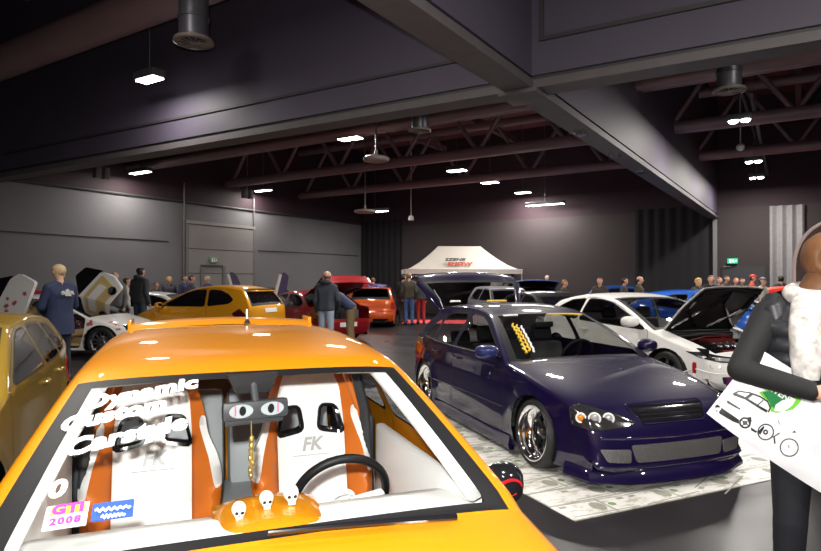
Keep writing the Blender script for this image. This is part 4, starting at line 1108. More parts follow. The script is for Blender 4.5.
def raised_door(poly, y, th, ang, hinge, mats, nm='door', yaw=0., extra=None):
    mb = MB(); T = Matrix.Translation((hinge[0], y, hinge[1])) @ Matrix.Rotation(R(yaw), 4, 'Z') @ Matrix.Rotation(R(ang), 4, 'Y')
    Fz = Matrix(((1, 0, 0, 0), (0, 0, -1, 0), (0, 1, 0, 0), (0, 0, 0, 1)))
    mb.prism(rpoly(poly, .06, 3), -th / 2, th / 2, 0, T @ Fz)
    if extra: extra(mb, T @ Fz)
    return mb.build(nm, mats, wcar, smooth=35)
dpoly = [(0, 0), (-.95, -.05), (-1.05, .3), (-1.0, .62), (-.1, .62), (.05, .35)]
def far_trim(mb, T):
    mb.prism(rpoly([(-.12, .06), (-.9, .02), (-.95, .52), (-.12, .54)], .06, 3), .02, .06, 1, T)
    mb.prism(rpoly([(-.25, .26), (-.75, .24), (-.8, .42), (-.3, .44)], .05, 3), .05, .08, 0, T)
    mb.lathe([(.10, .06), (.10, .085), (.0005, .09)], 20, 2, T @ Matrix.Translation((-.2, .10, 0)))
    mb.prism(rpoly([(-.05, .62), (-.9, .62), (-.62, 1.02), (-.3, .98)], .05, 3), -.02, .02, 2, T)
raised_door(dpoly, .70, .09, -45, (.86, 1.42), [WHITE_PAINT, BEIGE, M['gloss_black']], extra=far_trim)
def near_fl(mb, T):
    for i in range(9):
        a, b = rnd.uniform(-.85, -.2), rnd.uniform(.1, .5); r = rnd.uniform(.03, .06)
        mb.prism([(a + r * (1 + .35 * math.cos(5 * q)) * math.cos(q), b + r * (1 + .35 * math.cos(5 * q)) * math.sin(q)) for q in [k * math.pi / 10 for k in range(20)]], .045, .052, 1, T)
    mb.prism(rpoly([(-.02, .62), (-1.0, .62), (-.75, 1.0), (-.3, .95)], .04, 3), -.02, .02, 2, T)
raised_door([(.12, .1), (-.95, -.05), (-1.05, .3), (-1.0, .62), (-.1, .62), (.1, .5)], -.78, .09, -60, (-.12, 1.40), [WHITE_PAINT, FLOWER, M['gloss_black']], extra=near_fl)
mb = MB(); mb.box((-.05, 0, .24), (1.9, 1.3, .04)); mb.build('cabin_floor', BEIGE, wcar, smooth=0)
for y in (-.36, .36):
    mb = MB(); T = Matrix.Translation((-.4, y, .3)) @ Matrix.Rotation(R(-16), 4, 'Y'); mb.box((0, 0, .26), (.13, .46, .56), 0, T, .05); mb.box((.0, 0, .66), (.09, .25, .18), 0, T, .04); mb.box((.25, 0, 0), (.46, .46, .14), 0, T, .04); mb.build('seat', BEIGE, wcar)
# another white car right behind it, only its wing and tail show
wcar2, w2, _ = make_car('saloon_car', 'white car behind the flower-decorated show car, in front of the hooded man', 'car', scale_spec(SEDAN, 1, .94), (-8.4, 18.6), -88, WHITE_PAINT, coarse=True, step=.12, style='multi')
detail_rear(w2, wcar2, .7)

# cars on the right: blue, white-and-red, red
BLU = paint('racing_blue_paint', (.010, .085, .42), metal=.3, rough=.28)
bcar, bc, bp = make_car('hatchback', 'bright blue car parked beyond the white hatchback with open bonnet', 'car', scale_spec(P206, 1.08, .96, W=1.70, R=.31, Ra=.345, zs=.14), (7.24, 14.5), 60, BLU, glass_m=M['glass_mid'], step=.08, style='mesh', rim_m=M['chrome'], spoke_m=M['silver'])
detail_front(bc, bcar, .64); mirror(bcar, bc, .82, .92, -1, BLU)
WRED = paint('white_red_paint', (.72, .70, .68), rough=.3, flake=.02)
wrc, wr_, wrp = make_car('saloon_car', 'white car with red rear window surround, between the blue car and the red car', 'car', scale_spec(SEDAN, 1, .96), (8.9, 16.4), 60, WRED, coarse=True, step=.12, style='five', screen_m=M['glass_dark'])
detail_front(wr_, wrc, .66)
R3 = paint('signal_red_paint', (.62, .022, .008), rough=.3, metal=.1)
r3, r3c, _ = make_car('hatchback', 'signal red car with clear windows at the right, beside the dark banner', 'car', scale_spec(P206, 1.05, 1.0), (11.5, 17.3), 60, R3, glass_m=M['glass_mid'], coarse=True, step=.12, style='multi')
# far row behind the purple car's roof
def far_car(nm, lab, sp, px, Y, yaw, col, grp=None, **kw):
    p = paint('far_paint', col, metal=.2, rough=.3) if not isinstance(col, bpy.types.Material) else col
    r, c, q = make_car(nm, lab, 'car', sp, (X(px, Y), Y), yaw, p, group=grp, coarse=True, step=.14, style='multi', **kw); return r, c, q
BB_PAINT = paint('small_blue_paint', (.015, .075, .34), metal=.2)
bb, bbc, bbp = far_car('hatchback', 'small blue car with its tailgate raised, far behind the purple car', P206, 537, 22.5, 168, BB_PAINT, tail_open=80, inner=BB_PAINT)
detail_rear(bbc, bb, .80)
far_car('saloon_car', 'black car with dark roof just behind the white hatchback with open bonnet', SEDAN, 555, 15.2, 20, (.012, .010, .012))
wv, wvc, _ = far_car('hatchback', 'white car with dark windows, seen past the raised tailgate of the purple car', scale_spec(GOLFISH, 1, 1.04), 506, 19.4, 12, (.75, .75, .76))
detail_front(wvc, wv, .62)
far_car('hatchback', 'dark blue car whose roof shows left of the bright blue car', P206, 639, 20.5, 60, (.012, .06, .26))
dk, dkc, _ = far_car('saloon_car', 'dark car with raised doors far off in front of the sectional door', SEDAN, 280, 23.3, 120, (.02, .018, .02))
rl, rlc, _ = far_car('hatchback', 'dark red car at the far left edge behind the raised white door', P206, -25, 15.4, -32, (.26, .010, .012))
pr, prc, _ = far_car('hatchback', 'pale violet car behind the blood orange hatchback', P206, 376, 28.0, 170, (.25, .22, .45))
for (x0, lean, c1) in ((-1.9, -.28, 'violet'), (-.5, .22, 'grey')):
    mb = MB(); T = Matrix.Translation((x0, -.80, 0)) @ Matrix(((1, 0, 0, 0), (0, 0, 1, 0), (0, 1, 0, 0), (0, 0, 0, 1)))
    mb.prism(rpoly([(0, .85), (.42, .85), (.34 + lean, 1.75), (.16 + lean, 1.90), (.02 + lean, 1.8)], .05, 3), -.05, .03, 0, T)
    mb.prism(rpoly([(-.04, .88), (.06, .85), (.08 + lean, 1.8), (.0 + lean, 1.82)], .02, 2), -.06, .04, 1, T)
    mb.build('raised_door', [mat('door_violet', (.07, .05, .12), .35, coat=.5, noise=.1), mat('door_edge_white', (.7, .66, .64), .4, noise=.05)], dk, smooth=35)
# ================================================================ people
def hull(mb, balls, mi=0):
    bm = bmesh.new()
    for c, r in balls:
        rr = bmesh.ops.create_icosphere(bm, subdivisions=2, radius=r, matrix=Matrix.Translation(Vector(c)))
    ch = bmesh.ops.convex_hull(bm, input=list(bm.verts)); 
    dead = [v for v in bm.verts if not v.link_faces]
    bmesh.ops.delete(bm, geom=dead, context='VERTS')
    inter = [e for e in ch['geom_interior'] if isinstance(e, bmesh.types.BMVert) and e.is_valid]
    if inter: bmesh.ops.delete(bm, geom=inter, context='VERTS')
    mb.bm(bm, mi)
def segd(p, a, b, ra, rb):
    ab = b - a; t = 0 if ab.length_squared < 1e-12 else max(0, min(1, (p - a).dot(ab) / ab.length_squared))
    return (p - (a + ab * t)).length - (ra + (rb - ra) * t)
_cm = {}
def cloth(col, rough=.8):
    k = tuple(round(c, 4) for c in col)
    if k not in _cm: _cm[k] = mat('cloth', col, rough, noise=.25, nscale=25, bump=.15, bscale=90)
    return _cm[k]
def person(label, loc, h, face, top=(.03, .03, .035), legs=(.06, .09, .16), hair=(.05, .03, .02), bald=False, lean=0., pose=None, vox=.016, fingers=False, group=None, cap=None, longhair=False, hood=False, female=False, turn=0., look=(0, 0), trunk_w=1.0, skin=None):
    s = h / 1.75; V = Vector
    J = dict(pelvis=(0, 0, .95), waist=(0, 0, 1.10), chest=(.01, 0, 1.30), neck=(.0, 0, 1.47), hb=(.015, 0, 1.55), head=(.03, 0, 1.635))
    for S, sg in (('L', 1), ('R', -1)):
        J.update({'sh' + S: (-.005, sg * .175 * trunk_w, 1.405), 'el' + S: (-.03, sg * .235, 1.12), 'wr' + S: (.07, sg * .225, .88), 'ha' + S: (.11, sg * .215, .80),
                  'hip' + S: (0, sg * .085, .90), 'kn' + S: (.02, sg * .10, .49), 'an' + S: (-.025, sg * .105, .085), 'to' + S: (.13, sg * .125, .035)})
    low = ('hip', 'kn', 'an', 'to', 'pel')
    fixed = set((pose or {}).keys())
    for k in J: J[k] = V(J[k])
    if pose:
        for k, v in pose.items(): J[k] = V(v)
    if lean:
        Rm = Matrix.Rotation(R(lean), 3, 'Y')
        for k in J:
            if not k.startswith(low): J[k] = J['pelvis'] + Rm @ (J[k] - J['pelvis'])
    hx = Matrix.Rotation(R(lean * .9 + look[1]), 3, 'Y'); hx = Matrix.Rotation(R(look[0]), 3, 'Z') @ hx
    for k in J: J[k] = J[k] * s
    def H(x, y, z): return J['head'] + hx @ (V((x, y, z)) * s)
    parts = []  # (tag, list of (centre, radius))
    w = trunk_w * (.93 if female else 1)
    side = V((0, 1, 0))
    def pair(k, d, r): return [(J[k] + side * d * s * w, r * s), (J[k] - side * d * s * w, r * s)]
    P, W_, C_ = pair('pelvis', .075, .105), pair('waist', .065, .10), pair('chest', .085, .112)
    sh = [(J['shL'], .062 * s), (J['shR'], .062 * s)]
    parts += [('hips', P + W_), ('torso', W_ + C_), ('torso', C_ + sh), ('torso', sh + [(J['neck'], .055 * s)]), ('neck', [(J['neck'], .056 * s), (J['hb'], .053 * s), (H(0, 0, -.04), .05 * s)])]
    parts += [('head', [(H(-.015, 0, .035), .090 * s), (H(.018, 0, .03), .082 * s)]), ('head', [(H(.02, 0, .0), .076 * s), (H(.05, 0, -.078), .034 * s), (H(.0, .03, -.06), .04 * s), (H(.0, -.03, -.06), .04 * s)]),
              ('head', [(H(.092, 0, .01), .011 * s), (H(.108, 0, -.022), .015 * s)]), ('head', [(H(.078, .018, -.055), .012 * s), (H(.078, -.018, -.055), .012 * s)]),
              ('head', [(H(.0, .080, -.005), .016 * s), (H(-.008, .086, .02), .018 * s)]), ('head', [(H(.0, -.080, -.005), .016 * s), (H(-.008, -.086, .02), .018 * s)])]
    for S in 'LR':
        parts += [('arm', [(J['sh' + S], .060 * s), (J['el' + S], .044 * s)]), ('arm', [(J['el' + S], .044 * s), (J['wr' + S], .030 * s)])]
        wr, ha = J['wr' + S], J['ha' + S]; d = (ha - wr).normalized(); up = d.cross(side if abs(d.y) < .8 else V((0, 0, 1))).normalized(); across = d.cross(up).normalized()
        parts.append(('hand', [(wr, .026 * s), (wr + d * .055 * s + across * .022 * s, .019 * s), (wr + d * .055 * s - across * .022 * s, .019 * s), (wr + d * .08 * s, .019 * s)]))
        for i, (o, L) in enumerate(((-.030, .062), (-.010, .075), (.010, .070), (.029, .054))):
            b0 = wr + d * .08 * s + across * o * s; m_ = b0 + (d * .6 + up * .15) * L * .6 * s; e = m_ + (d * .55 + up * .5) * L * .55 * s
            parts += [('hand', [(b0, .0095 * s), (m_, .0088 * s)]), ('hand', [(m_, .0088 * s), (e, .0075 * s)])]
        tb = wr + d * .03 * s - across * .028 * s; parts.append(('hand', [(tb, .012 * s), (tb + (d * .6 - across * .7 + up * .3) * .05 * s, .009 * s)]))
        parts += [('leg', [(J['hip' + S], .088 * s), (J['kn' + S], .058 * s)]), ('leg', [(J['kn' + S], .060 * s), (J['an' + S], .042 * s)]),
                  ('foot', [(J['an' + S] - V((.02, 0, .035)) * s, .042 * s), (J['to' + S], .034 * s), (J['an' + S] + V((0, 0, .01)) * s, .045 * s)])]
    mb = MB()
    for t, b in parts: hull(mb, b)
    tmp = mb.build('tmp_body', M['skin'], smooth=0)
    md = tmp.modifiers.new('r', 'REMESH'); md.mode = 'VOXEL'; md.voxel_size = vox; md.use_smooth_shade = True
    m2 = tmp.modifiers.new('s', 'SMOOTH'); m2.iterations = 3 if vox > .01 else 4; m2.factor = .5
    dg = bpy.context.evaluated_depsgraph_get(); dg.update()
    me = bpy.data.meshes.new_from_object(tmp.evaluated_get(dg)); bpy.data.objects.remove(tmp)
    me.name = 'person'; me.materials.clear(); me.materials.append(skin or M['skin']); me.shade_smooth()
    ob = bpy.data.objects.new('person', me); COL.objects.link(ob)
    ob.location = (loc[0], loc[1], 0); ob.rotation_euler = (0, 0, R(face) - math.pi / 2); tag(ob, label, 'person', group or 'visitors among the cars')
    segs = []
    for t, b in parts:
        if len(b) == 2: segs.append((t, b[0][0], b[1][0], b[0][1], b[1][1]))
        else:
            for i in range(len(b)):
                for j in range(i + 1, len(b)): segs.append((t, b[i][0], b[j][0], b[i][1], b[j][1]))
    tags = []
    for p in me.polygons:
        c = p.center; best = 9; bt = ''
        for q in segs:
            d = segd(c, q[1], q[2], q[3], q[4])
            if d < best: best = d; bt = q[0]
        tags.append(bt)
    Hi = hx.transposed(); hc = J['head']
    def shell(nm, pred, off, m_, edge=.35):
        fs = [p for p, t in zip(me.polygons, tags) if pred(t, p.center)]
        if not fs: return None
        cnt = {}
        for p in fs:
            v = p.vertices
            for i in range(len(v)): e = (v[i], v[(i + 1) % len(v)]); cnt[e] = 1
        bd = set()
        for a, b in cnt:
            if (b, a) not in cnt: bd.add(a); bd.add(b)
        ids = sorted({i for p in fs for i in p.vertices}); mp = {i: k for k, i in enumerate(ids)}
        nb = {}
        for a, b in cnt:
            if a in bd and b in bd and (b, a) not in cnt: nb.setdefault(a, []).append(b); nb.setdefault(b, []).append(a)
        pos = {}
        for i in ids:
            v = me.vertices[i]; c = v.co
            if i in nb and len(nb[i]) == 2: c = c * .4 + (me.vertices[nb[i][0]].co + me.vertices[nb[i][1]].co) * .3
            o_ = off(v.co) if callable(off) else off
            pos[i] = c + v.normal * (o_ * edge if i in bd else o_)
        q = MB(); q.add([pos[i] for i in ids], [tuple(mp[i] for i in p.vertices) for p in fs])
        o = q.build(nm, m_, ob, smooth=0); o.data.shade_smooth(); return o
    hp = J['pelvis'].z + .02 * s
    Rl = Matrix.Rotation(R(-lean), 3, 'Y')
    def zl(c): return (Rl @ (c - J['pelvis'])).z / s
    wrs = [(J['wrL'], J['elL']), (J['wrR'], J['elR'])]
    shell('jacket' if not female else 'jumper', lambda t, c: t in ('torso', 'arm') or (t == 'hips' and zl(c) > -.06) or (t == 'hand' and min((c - a).length for a, _ in wrs) < .022 * s), .020 * s if not female else .012 * s, cloth(top))
    shell('trousers', lambda t, c: t == 'leg' or (t == 'hips' and zl(c) <= -.04), .012 * s, cloth(legs))
    shell('shoe', lambda t, c: t == 'foot' and c.y > 0, .006 * s, cloth((.02, .018, .018), .5)); shell('shoe', lambda t, c: t == 'foot' and c.y <= 0, .006 * s, cloth((.02, .018, .018), .5))
    def hl(c): return Hi @ (c - hc) / s
    if not bald:
        def isH(t, c):
            if t not in ('head',) and not (longhair and t in ('neck',)): return False
            q = hl(c)
            if abs(q.y) > .083 and -.03 < q.z < .045: return False
            return q.z > .055 + .5 * max(0, q.x - .02) or (q.x < -.012 and q.z > (-.07 if not longhair else -.25)) or (longhair and q.x < .035 and q.z > -.12)
        shell('hair', isH, .013 * s if not longhair else .028 * s, cloth(hair, .6), .2)
    else:
        shell('hair', lambda t, c: t == 'head' and hl(c).x < .0 and -.06 < hl(c).z < .02, .005 * s, cloth(hair, .6), .1)
    if cap:
        shell('cap', lambda t, c: t == 'head' and hl(c).z > .055, .020 * s, cloth(cap, .6), .8)
        q = MB(); q.prism([(.06 + .10 * math.cos(a), .075 * math.sin(a)) for a in [R(-90) + R(180) * i / 10 for i in range(11)]], .058, .070); q.v = [H(*v) for v in q.v]; q.build('cap_peak', cloth(cap, .6), ob)
    if hood:
        q = MB(); n_ = 14
        pts = [J['neck'] + V((-.015 + .085 * math.cos(a) * -1, .10 * math.sin(a), .03 + .03 * math.cos(a))) * s for a in [R(-115) + R(230) * i / n_ for i in range(n_ + 1)]]
        q.tube(pts, [.02 * s + .035 * s * math.sin(math.pi * i / n_) for i in range(n_ + 1)], 10); q.build('hood', cloth(top), ob)
    if vox <= .012:
        q = MB()
        for sg in (-1, 1): q.ball(H(.082, sg * .032, .012), .011 * s, 0, None, 10); q.ball(H(.090, sg * .032, .012), .0055 * s, 1, None, 8)
        q.build('eyes', [M['white'], M['black']], ob)
    return ob, J, H

NAVY = (.018, .028, .075)
navy, jn, Hn = person('man in long navy jacket with pale logo on the back, looking at a phone', (X(60, 9.6), 9.6), 1.83, -118, top=NAVY, legs=(.012, .014, .03), hair=(.50, .36, .20), vox=.012, look=(0, 22),
    pose={'elR': (.05, -.26, 1.14), 'wrR': (.26, -.10, 1.10), 'haR': (.34, -.06, 1.12), 'elL': (.03, .26, 1.13), 'wrL': (.24, .10, 1.06), 'haL': (.32, .06, 1.08)})
# long skirt of his jacket, the logo and the phone
mb = MB(); n = 20; vs = []; fs = []
for z, rx, ry in ((1.05, .135, .20), (.95, .15, .215), (.80, .16, .225), (.72, .165, .23)):
    for j in range(n): a = 2 * math.pi * j / n; vs.append((rx * math.cos(a), ry * math.sin(a), z * 1.83 / 1.75))
for i in range(3):
    for j in range(n): j2 = (j + 1) % n; fs.append((i * n + j2, i * n + j, (i + 1) * n + j, (i + 1) * n + j2))
mb.add(vs, [tuple(reversed(f)) for f in fs]); mb.build('jacket_skirt', cloth(NAVY), navy)
mb = MB()
bvh = BVHTree.FromPolygons([v.co.copy() for v in navy.children[0].data.vertices], [tuple(p.vertices) for p in navy.children[0].data.polygons])
V2, Fc = text_mesh('a&a', .13, bold=.012); P_ = []
for a, b in [(q[0], q[1]) for q in V2]:
    r = bvh.ray_cast(Vector((-1, -a, 1.40 + b)), Vector((1, 0, 0))); P_.append((r[0] + Vector((-.006, 0, 0))) if r[0] else Vector((-.2, -a, 1.4 + b)))
mb.add(P_, Fc); mb.build('back_logo', mat('logo_pale', (.55, .55, .5), .6, noise=.2), navy, smooth=0)
ph = MB(); ph.box((0, 0, 0), (.012, .07, .13), 0, None, .004); ph.box((-.0075, 0, 0), (.002, .06, .11), 1)
o = ph.build('phone', [M['gloss_black'], mat('phone_screen', (.05, .05, .06), .1, coat=1, noise=.1)]); Tw = Matrix.Translation(navy.location) @ navy.rotation_euler.to_matrix().to_4x4()
o.matrix_world = Tw @ Matrix.Translation((.385, 0, 1.175)) @ Matrix.Rotation(R(-35), 4, 'Y'); tag(o, 'phone held by the man in navy', 'phone')

GREY = (.035, .04, .055)
person('bald man in grey hoodie and pale jeans standing behind the red saloon', (X(326, 13.4), 13.4), 1.79, 165, top=GREY, legs=(.30, .34, .42), bald=True, hair=(.2, .12, .08), hood=True, lean=3, pose={'elR': (.05, -.25, 1.14), 'wrR': (.2, -.2, .98), 'haR': (.28, -.18, .96)})
person('man in navy jacket and khaki trousers bending over the red boot', (X(351, 13.9), 13.9), 1.80, -95, top=(.022, .030, .075), legs=(.17, .115, .055), hair=(.16, .10, .06), lean=52, look=(0, -25), pose={'elR': (.28, -.2, 1.25), 'wrR': (.45, -.15, 1.12), 'haR': (.52, -.14, 1.08), 'elL': (.25, .2, 1.25), 'wrL': (.42, .17, 1.1), 'haL': (.48, .16, 1.05)})
person('man in dark green jacket and blue jeans, seen from behind near the red carpet', (X(409, 21.6), 21.6), 1.84, 178, top=(.05, .045, .03), legs=(.05, .10, .26), hair=(.28, .17, .07), vox=.02)
person('person in black coat beside the man in blue jeans', (X(403, 22.8), 22.8), 1.78, 150, top=(.012, .012, .014), legs=(.02, .02, .025), hair=(.02, .014, .01), vox=.02)
person('person in red trousers under the raised tailgate of the purple car', (X(421, 22.2), 22.2), 1.70, 190, top=(.05, .05, .05), legs=(.42, .02, .02), vox=.02)
person('man in red top behind the blood orange hatchback', (X(364, 25.5), 25.5), 1.76, 20, top=(.40, .012, .02), legs=(.02, .02, .03), vox=.02, hair=(.1, .05, .03))
person('person in violet top behind the blood orange hatchback', (X(373, 25.2), 25.2), 1.68, 170, top=(.14, .10, .30), legs=(.02, .02, .03), vox=.02, hair=(.2, .11, .05))
person('man in charcoal hooded jacket with his back turned, between white car and yellow car', (X(140, 16.4), 16.4), 1.93, 158, top=(.045, .052, .058), legs=(.03, .05, .09), hair=(.03, .02, .015), hood=True, trunk_w=1.12)
person('balding man in grey shirt left of the hooded man', (X(115, 15.6), 15.6), 1.79, 15, top=(.12, .12, .13), legs=(.05, .05, .06), bald=True, hair=(.3, .25, .2), pose={'elR': (.1, -.26, 1.14), 'wrR': (.25, -.08, 1.12), 'haR': (.3, .0, 1.14)})
person('person in white shirt just left of the hooded man', (X(126, 17.2), 17.2), 1.66, 120, top=(.55, .54, .52), legs=(.05, .05, .06), hair=(.10, .06, .03), vox=.02)
person('blonde woman behind the yellow hatchback bonnet', (X(169, 21.5), 21.5), 1.70, 30, top=(.05, .05, .07), legs=(.03, .03, .04), hair=(.50, .33, .13), longhair=True, vox=.02)
person('dark-haired man in navy behind the yellow hatchback', (X(184, 21.8), 21.8), 1.76, 80, top=(.03, .035, .09), legs=(.03, .03, .04), hair=(.05, .025, .015), vox=.02)
person('dark-haired person close behind the man in navy at the yellow hatchback', (X(191, 20.8), 20.8), 1.76, 100, top=(.05, .04, .07), legs=(.03, .03, .04), hair=(.03, .015, .01), vox=.02)
person('crouching photographer at the bonnet of the yellow hatchback', (X(156, 20.2), 20.2), 1.52, 60, top=(.03, .03, .03), legs=(.03, .03, .04), hair=(.06, .03, .02), vox=.02)
person('person with grey hair above the yellow hatchback roof', (X(208, 21.3), 21.3), 1.72, -40, top=(.04, .05, .13), legs=(.03, .03, .04), hair=(.45, .40, .33), vox=.02)
person('person in lime green cap behind the raised tailgate', (X(497, 22.8), 22.8), 1.82, 20, top=(.55, .50, .45), legs=(.03, .03, .04), cap=(.42, .62, .02), vox=.02)
person('person with pale hair behind the small blue car', (X(547, 25.6), 25.6), 1.78, 10, top=(.1, .1, .1), legs=(.03, .03, .04), hair=(.55, .45, .38), vox=.02)
person('red-haired person right of the small blue car', (X(564, 18.3), 18.3), 1.60, 60, top=(.06, .04, .03), legs=(.03, .03, .04), hair=(.35, .14, .04), vox=.02)
person('person with auburn hair above the white hatchback roof', (X(600, 18.6), 18.6), 1.66, -30, top=(.04, .03, .03), legs=(.03, .03, .04), hair=(.25, .06, .03), vox=.02)
person('dark-haired man with a camera, left of the bald man', (X(624, 19.2), 19.2), 1.66, 70, top=(.05, .04, .03), legs=(.03, .03, .04), hair=(.03, .02, .012), vox=.02)
person('bald man in brown jacket beyond the blue roofs', (X(639, 18.6), 18.6), 1.71, 60, top=(.06, .045, .03), legs=(.03, .03, .04), bald=True, hair=(.1, .06, .03), vox=.016)
person('blonde person above the bright blue car roof', (X(698, 17.9), 17.9), 1.64, 20, top=(.05, .05, .06), legs=(.03, .03, .04), hair=(.55, .33, .10), longhair=True, vox=.016)
person('brown-haired man in dark jacket right of the blonde person', (X(711, 18.0), 18.0), 1.72, -20, top=(.02, .02, .022), legs=(.03, .03, .04), hair=(.16, .08, .04), vox=.016)
person('pale-faced person behind the raised white bonnet, left one', (X(719, 20.5), 20.5), 1.68, 10, top=(.15, .12, .1), legs=(.03, .03, .04), hair=(.2, .1, .05), vox=.02)
person('pale-faced person behind the raised white bonnet, right one', (X(726, 21.5), 21.5), 1.74, 30, top=(.05, .03, .03), legs=(.03, .03, .04), hair=(.08, .04, .03), vox=.02)
person('person with ginger hair left of the man in the red cap', (X(736, 20.2), 20.2), 1.66, -10, top=(.15, .05, .03), legs=(.03, .03, .04), hair=(.30, .12, .05), vox=.02)
person('dark-haired person right beside the man in the red cap', (X(742, 21.2), 21.2), 1.66, 0, top=(.05, .05, .05), legs=(.03, .03, .04), hair=(.03, .02, .02), vox=.02)
person('man in bright red cap and orange jacket near the white and red car', (X(752, 19.4), 19.4), 1.76, 60, top=(.55, .06, .02), legs=(.03, .03, .04), cap=(.55, .015, .012), vox=.016)
person('person in white top and grey cap near the signal red car', (X(762, 17.05), 17.05), 1.66, 30, top=(.62, .55, .48), legs=(.03, .03, .04), cap=(.10, .10, .11), vox=.016)
person('man in black seen from behind over the signal red car', (X(781, 20.5), 20.5), 1.72, 170, top=(.012, .012, .014), legs=(.02, .02, .03), hair=(.02, .013, .01), vox=.016)

# woman with the bag, at the right
WY = 2.80
woman, jw, Hw = person('woman in black top and puffy grey vest carrying a white printed bag', (1.85, WY), 1.79, -18, look=(65, 0), top=(.006, .006, .007), legs=(.006, .007, .012), hair=(.17, .075, .03), female=True, longhair=True, vox=.010, fingers=True,
    pose={'elR': (.16, -.325, 1.17), 'wrR': (.33, -.09, 1.115), 'haR': (.37, -.01, 1.11), 'elL': (.02, .28, 1.13), 'wrL': (.25, .12, 1.05), 'haL': (.32, .06, 1.04), 'hb': (.01, .035, 1.55), 'head': (.015, .075, 1.635)})
sw_ = 1.79 / 1.75
VEST = mat('quilted_vest', (.020, .021, .026), .45, noise=.2, nscale=14)
mb = MB()
for i, z in enumerate((1.02, 1.085, 1.15, 1.215, 1.28, 1.345)):
    n = 28; pts = []
    for j in range(n):
        a = 2 * math.pi * j / n; rx = .128 - .01 * abs(i - 4) / 4; ry = .205 - (.015 if i < 2 else 0)
        pts.append(Vector((rx * math.copysign(abs(math.cos(a)) ** .8, math.cos(a)) * 1.0, ry * math.copysign(abs(math.sin(a)) ** .8, math.sin(a)) * .92, z * sw_)))
    mb.tube(pts, .044, 10, 0, None, closed=True)
for sg in (-1, 1):
    mb.tube([(.04, sg * .15, 1.36 * sw_), (.03, sg * .165, 1.43 * sw_), (-.01, sg * .16, 1.455 * sw_), (-.06, sg * .14, 1.42 * sw_)], [.05, .055, .055, .05], 10)
    mb.tube([(.02, sg * .07, 1.47 * sw_), (.05, sg * .11, 1.42 * sw_), (.09, sg * .12, 1.30 * sw_)], [.035, .045, .05], 10)
mb.build('vest', VEST, woman)
mb = MB()
SCARF = mat('patterned_scarf', (.55, .53, .50), .8, noise=.97, nscale=26)
n = 22
mb.tube([((.085 if math.cos(2 * math.pi * j / n) > 0 else .075) * math.cos(2 * math.pi * j / n) + .02, .09 * math.sin(2 * math.pi * j / n), 1.50 * sw_ - .02 * math.cos(2 * math.pi * j / n)) for j in range(n)], .042, 10, 0, None, closed=True)
for y in (-.085, .03): mb.tube([(.11, y * .8, 1.47 * sw_), (.185, y, 1.38 * sw_), (.215, y, 1.25 * sw_), (.215, y - .005, 1.15 * sw_)], [.05, .062, .064, .05], 12)
mb.build('scarf', SCARF, woman)
# the bag
BY = 2.82; B0 = Vector((X(706, BY), BY, Zh(413, BY)))
th = R(34); hv = Vector((.951, -.309, 0)); e1 = hv * math.cos(th) + Vector((0, 0, -math.sin(th))); e2 = hv * math.sin(th) + Vector((0, 0, math.cos(th)))
TB = frame(B0, e1, e2); BNn = e1.cross(e2)
def bagco(px, py):
    d = Vector(((px - CX) / F_PX, 1, -(py - HY) / F_PX)); o = Vector((0, 0, EYE)); q = B0 + BNn * .05
    t = (q - o).dot(BNn) / d.dot(BNn); p = o + d * t - B0; return p.dot(e1), p.dot(e2)
BW, BH = .66, .375
bag = MB(); n = 24; m_ = 14; vs = []; fs = []
rb = random.Random(3)
for sd in (1, -1):
    for j in range(m_ + 1):
        for i in range(n + 1):
            a, b = i / n, j / m_
            bulge = .055 * (max(0, 1 - (2 * a - 1) ** 6) ** .5) * (1 - b ** 3 * .75) * (1 - .5 * (1 - b) ** 8)
            if 0 < j < m_ and 0 < i < n: bulge += .004 * math.sin(a * 23 + b * 7) * (1 - b)
            vs.append((a * BW, b * BH - .012 * math.sin(a * math.pi) * (1 - b), sd * bulge))
k = (n + 1) * (m_ + 1)
for sd in (0, 1):
    for j in range(m_):
        for i in range(n):
            q = (sd * k + j * (n + 1) + i, sd * k + j * (n + 1) + i + 1, sd * k + (j + 1) * (n + 1) + i + 1, sd * k + (j + 1) * (n + 1) + i)
            fs.append(q if sd == 0 else tuple(reversed(q)))
for i in range(n): fs.append((i + 1, i, k + i, k + i + 1))
for j in range(m_): fs.append((j * (n + 1), (j + 1) * (n + 1), k + (j + 1) * (n + 1), k + j * (n + 1))); fs.append(((j + 1) * (n + 1) + n, j * (n + 1) + n, k + j * (n + 1) + n, k + (j + 1) * (n + 1) + n))
bag.add(vs, fs, 0, TB)
BAGM = mat('white_plastic_bag', (.82, .82, .84), .35, noise=.03, nscale=5)
bago = bag.build('carrier_bag', BAGM, smooth=60); tag(bago, 'white carrier bag printed with a car, bicycles and green logo', 'bag')
bbvh = BVHTree.FromPolygons([Vector(v) for v in bag.v], bag.f)
def bagdecal(nm, polys, m, off=.002, parent=None, raw=None):
    mb = MB()
    def put(a, b):
        p = TB @ Vector((a, b, .3)); r = bbvh.ray_cast(p, -(TB.to_3x3() @ Vector((0, 0, 1)))); 
        return (r[0] if r[0] else TB @ Vector((a, b, .05))) + (TB.to_3x3() @ Vector((0, 0, off)))
    if raw: mb.add([put(a, b) for a, b in raw[0]], raw[1])
    for pl in polys:
        pl = [bagco(*q) for q in pl]
        V2, T = cdt([resample(pl, .02)], .02, lambda p: inpoly(p, pl)); T = [t for t, c in T if inpoly(c, pl)]
        mb.add([put(a, b) for a, b in V2], T)
    return mb.build(nm, m, parent or bago, smooth=0)
INK = mat('print_black', (.015, .015, .015), .5, noise=.1)
def cw(pts): return [(700 + a / 5.51, 340 + b / 5.51) for a, b in pts]
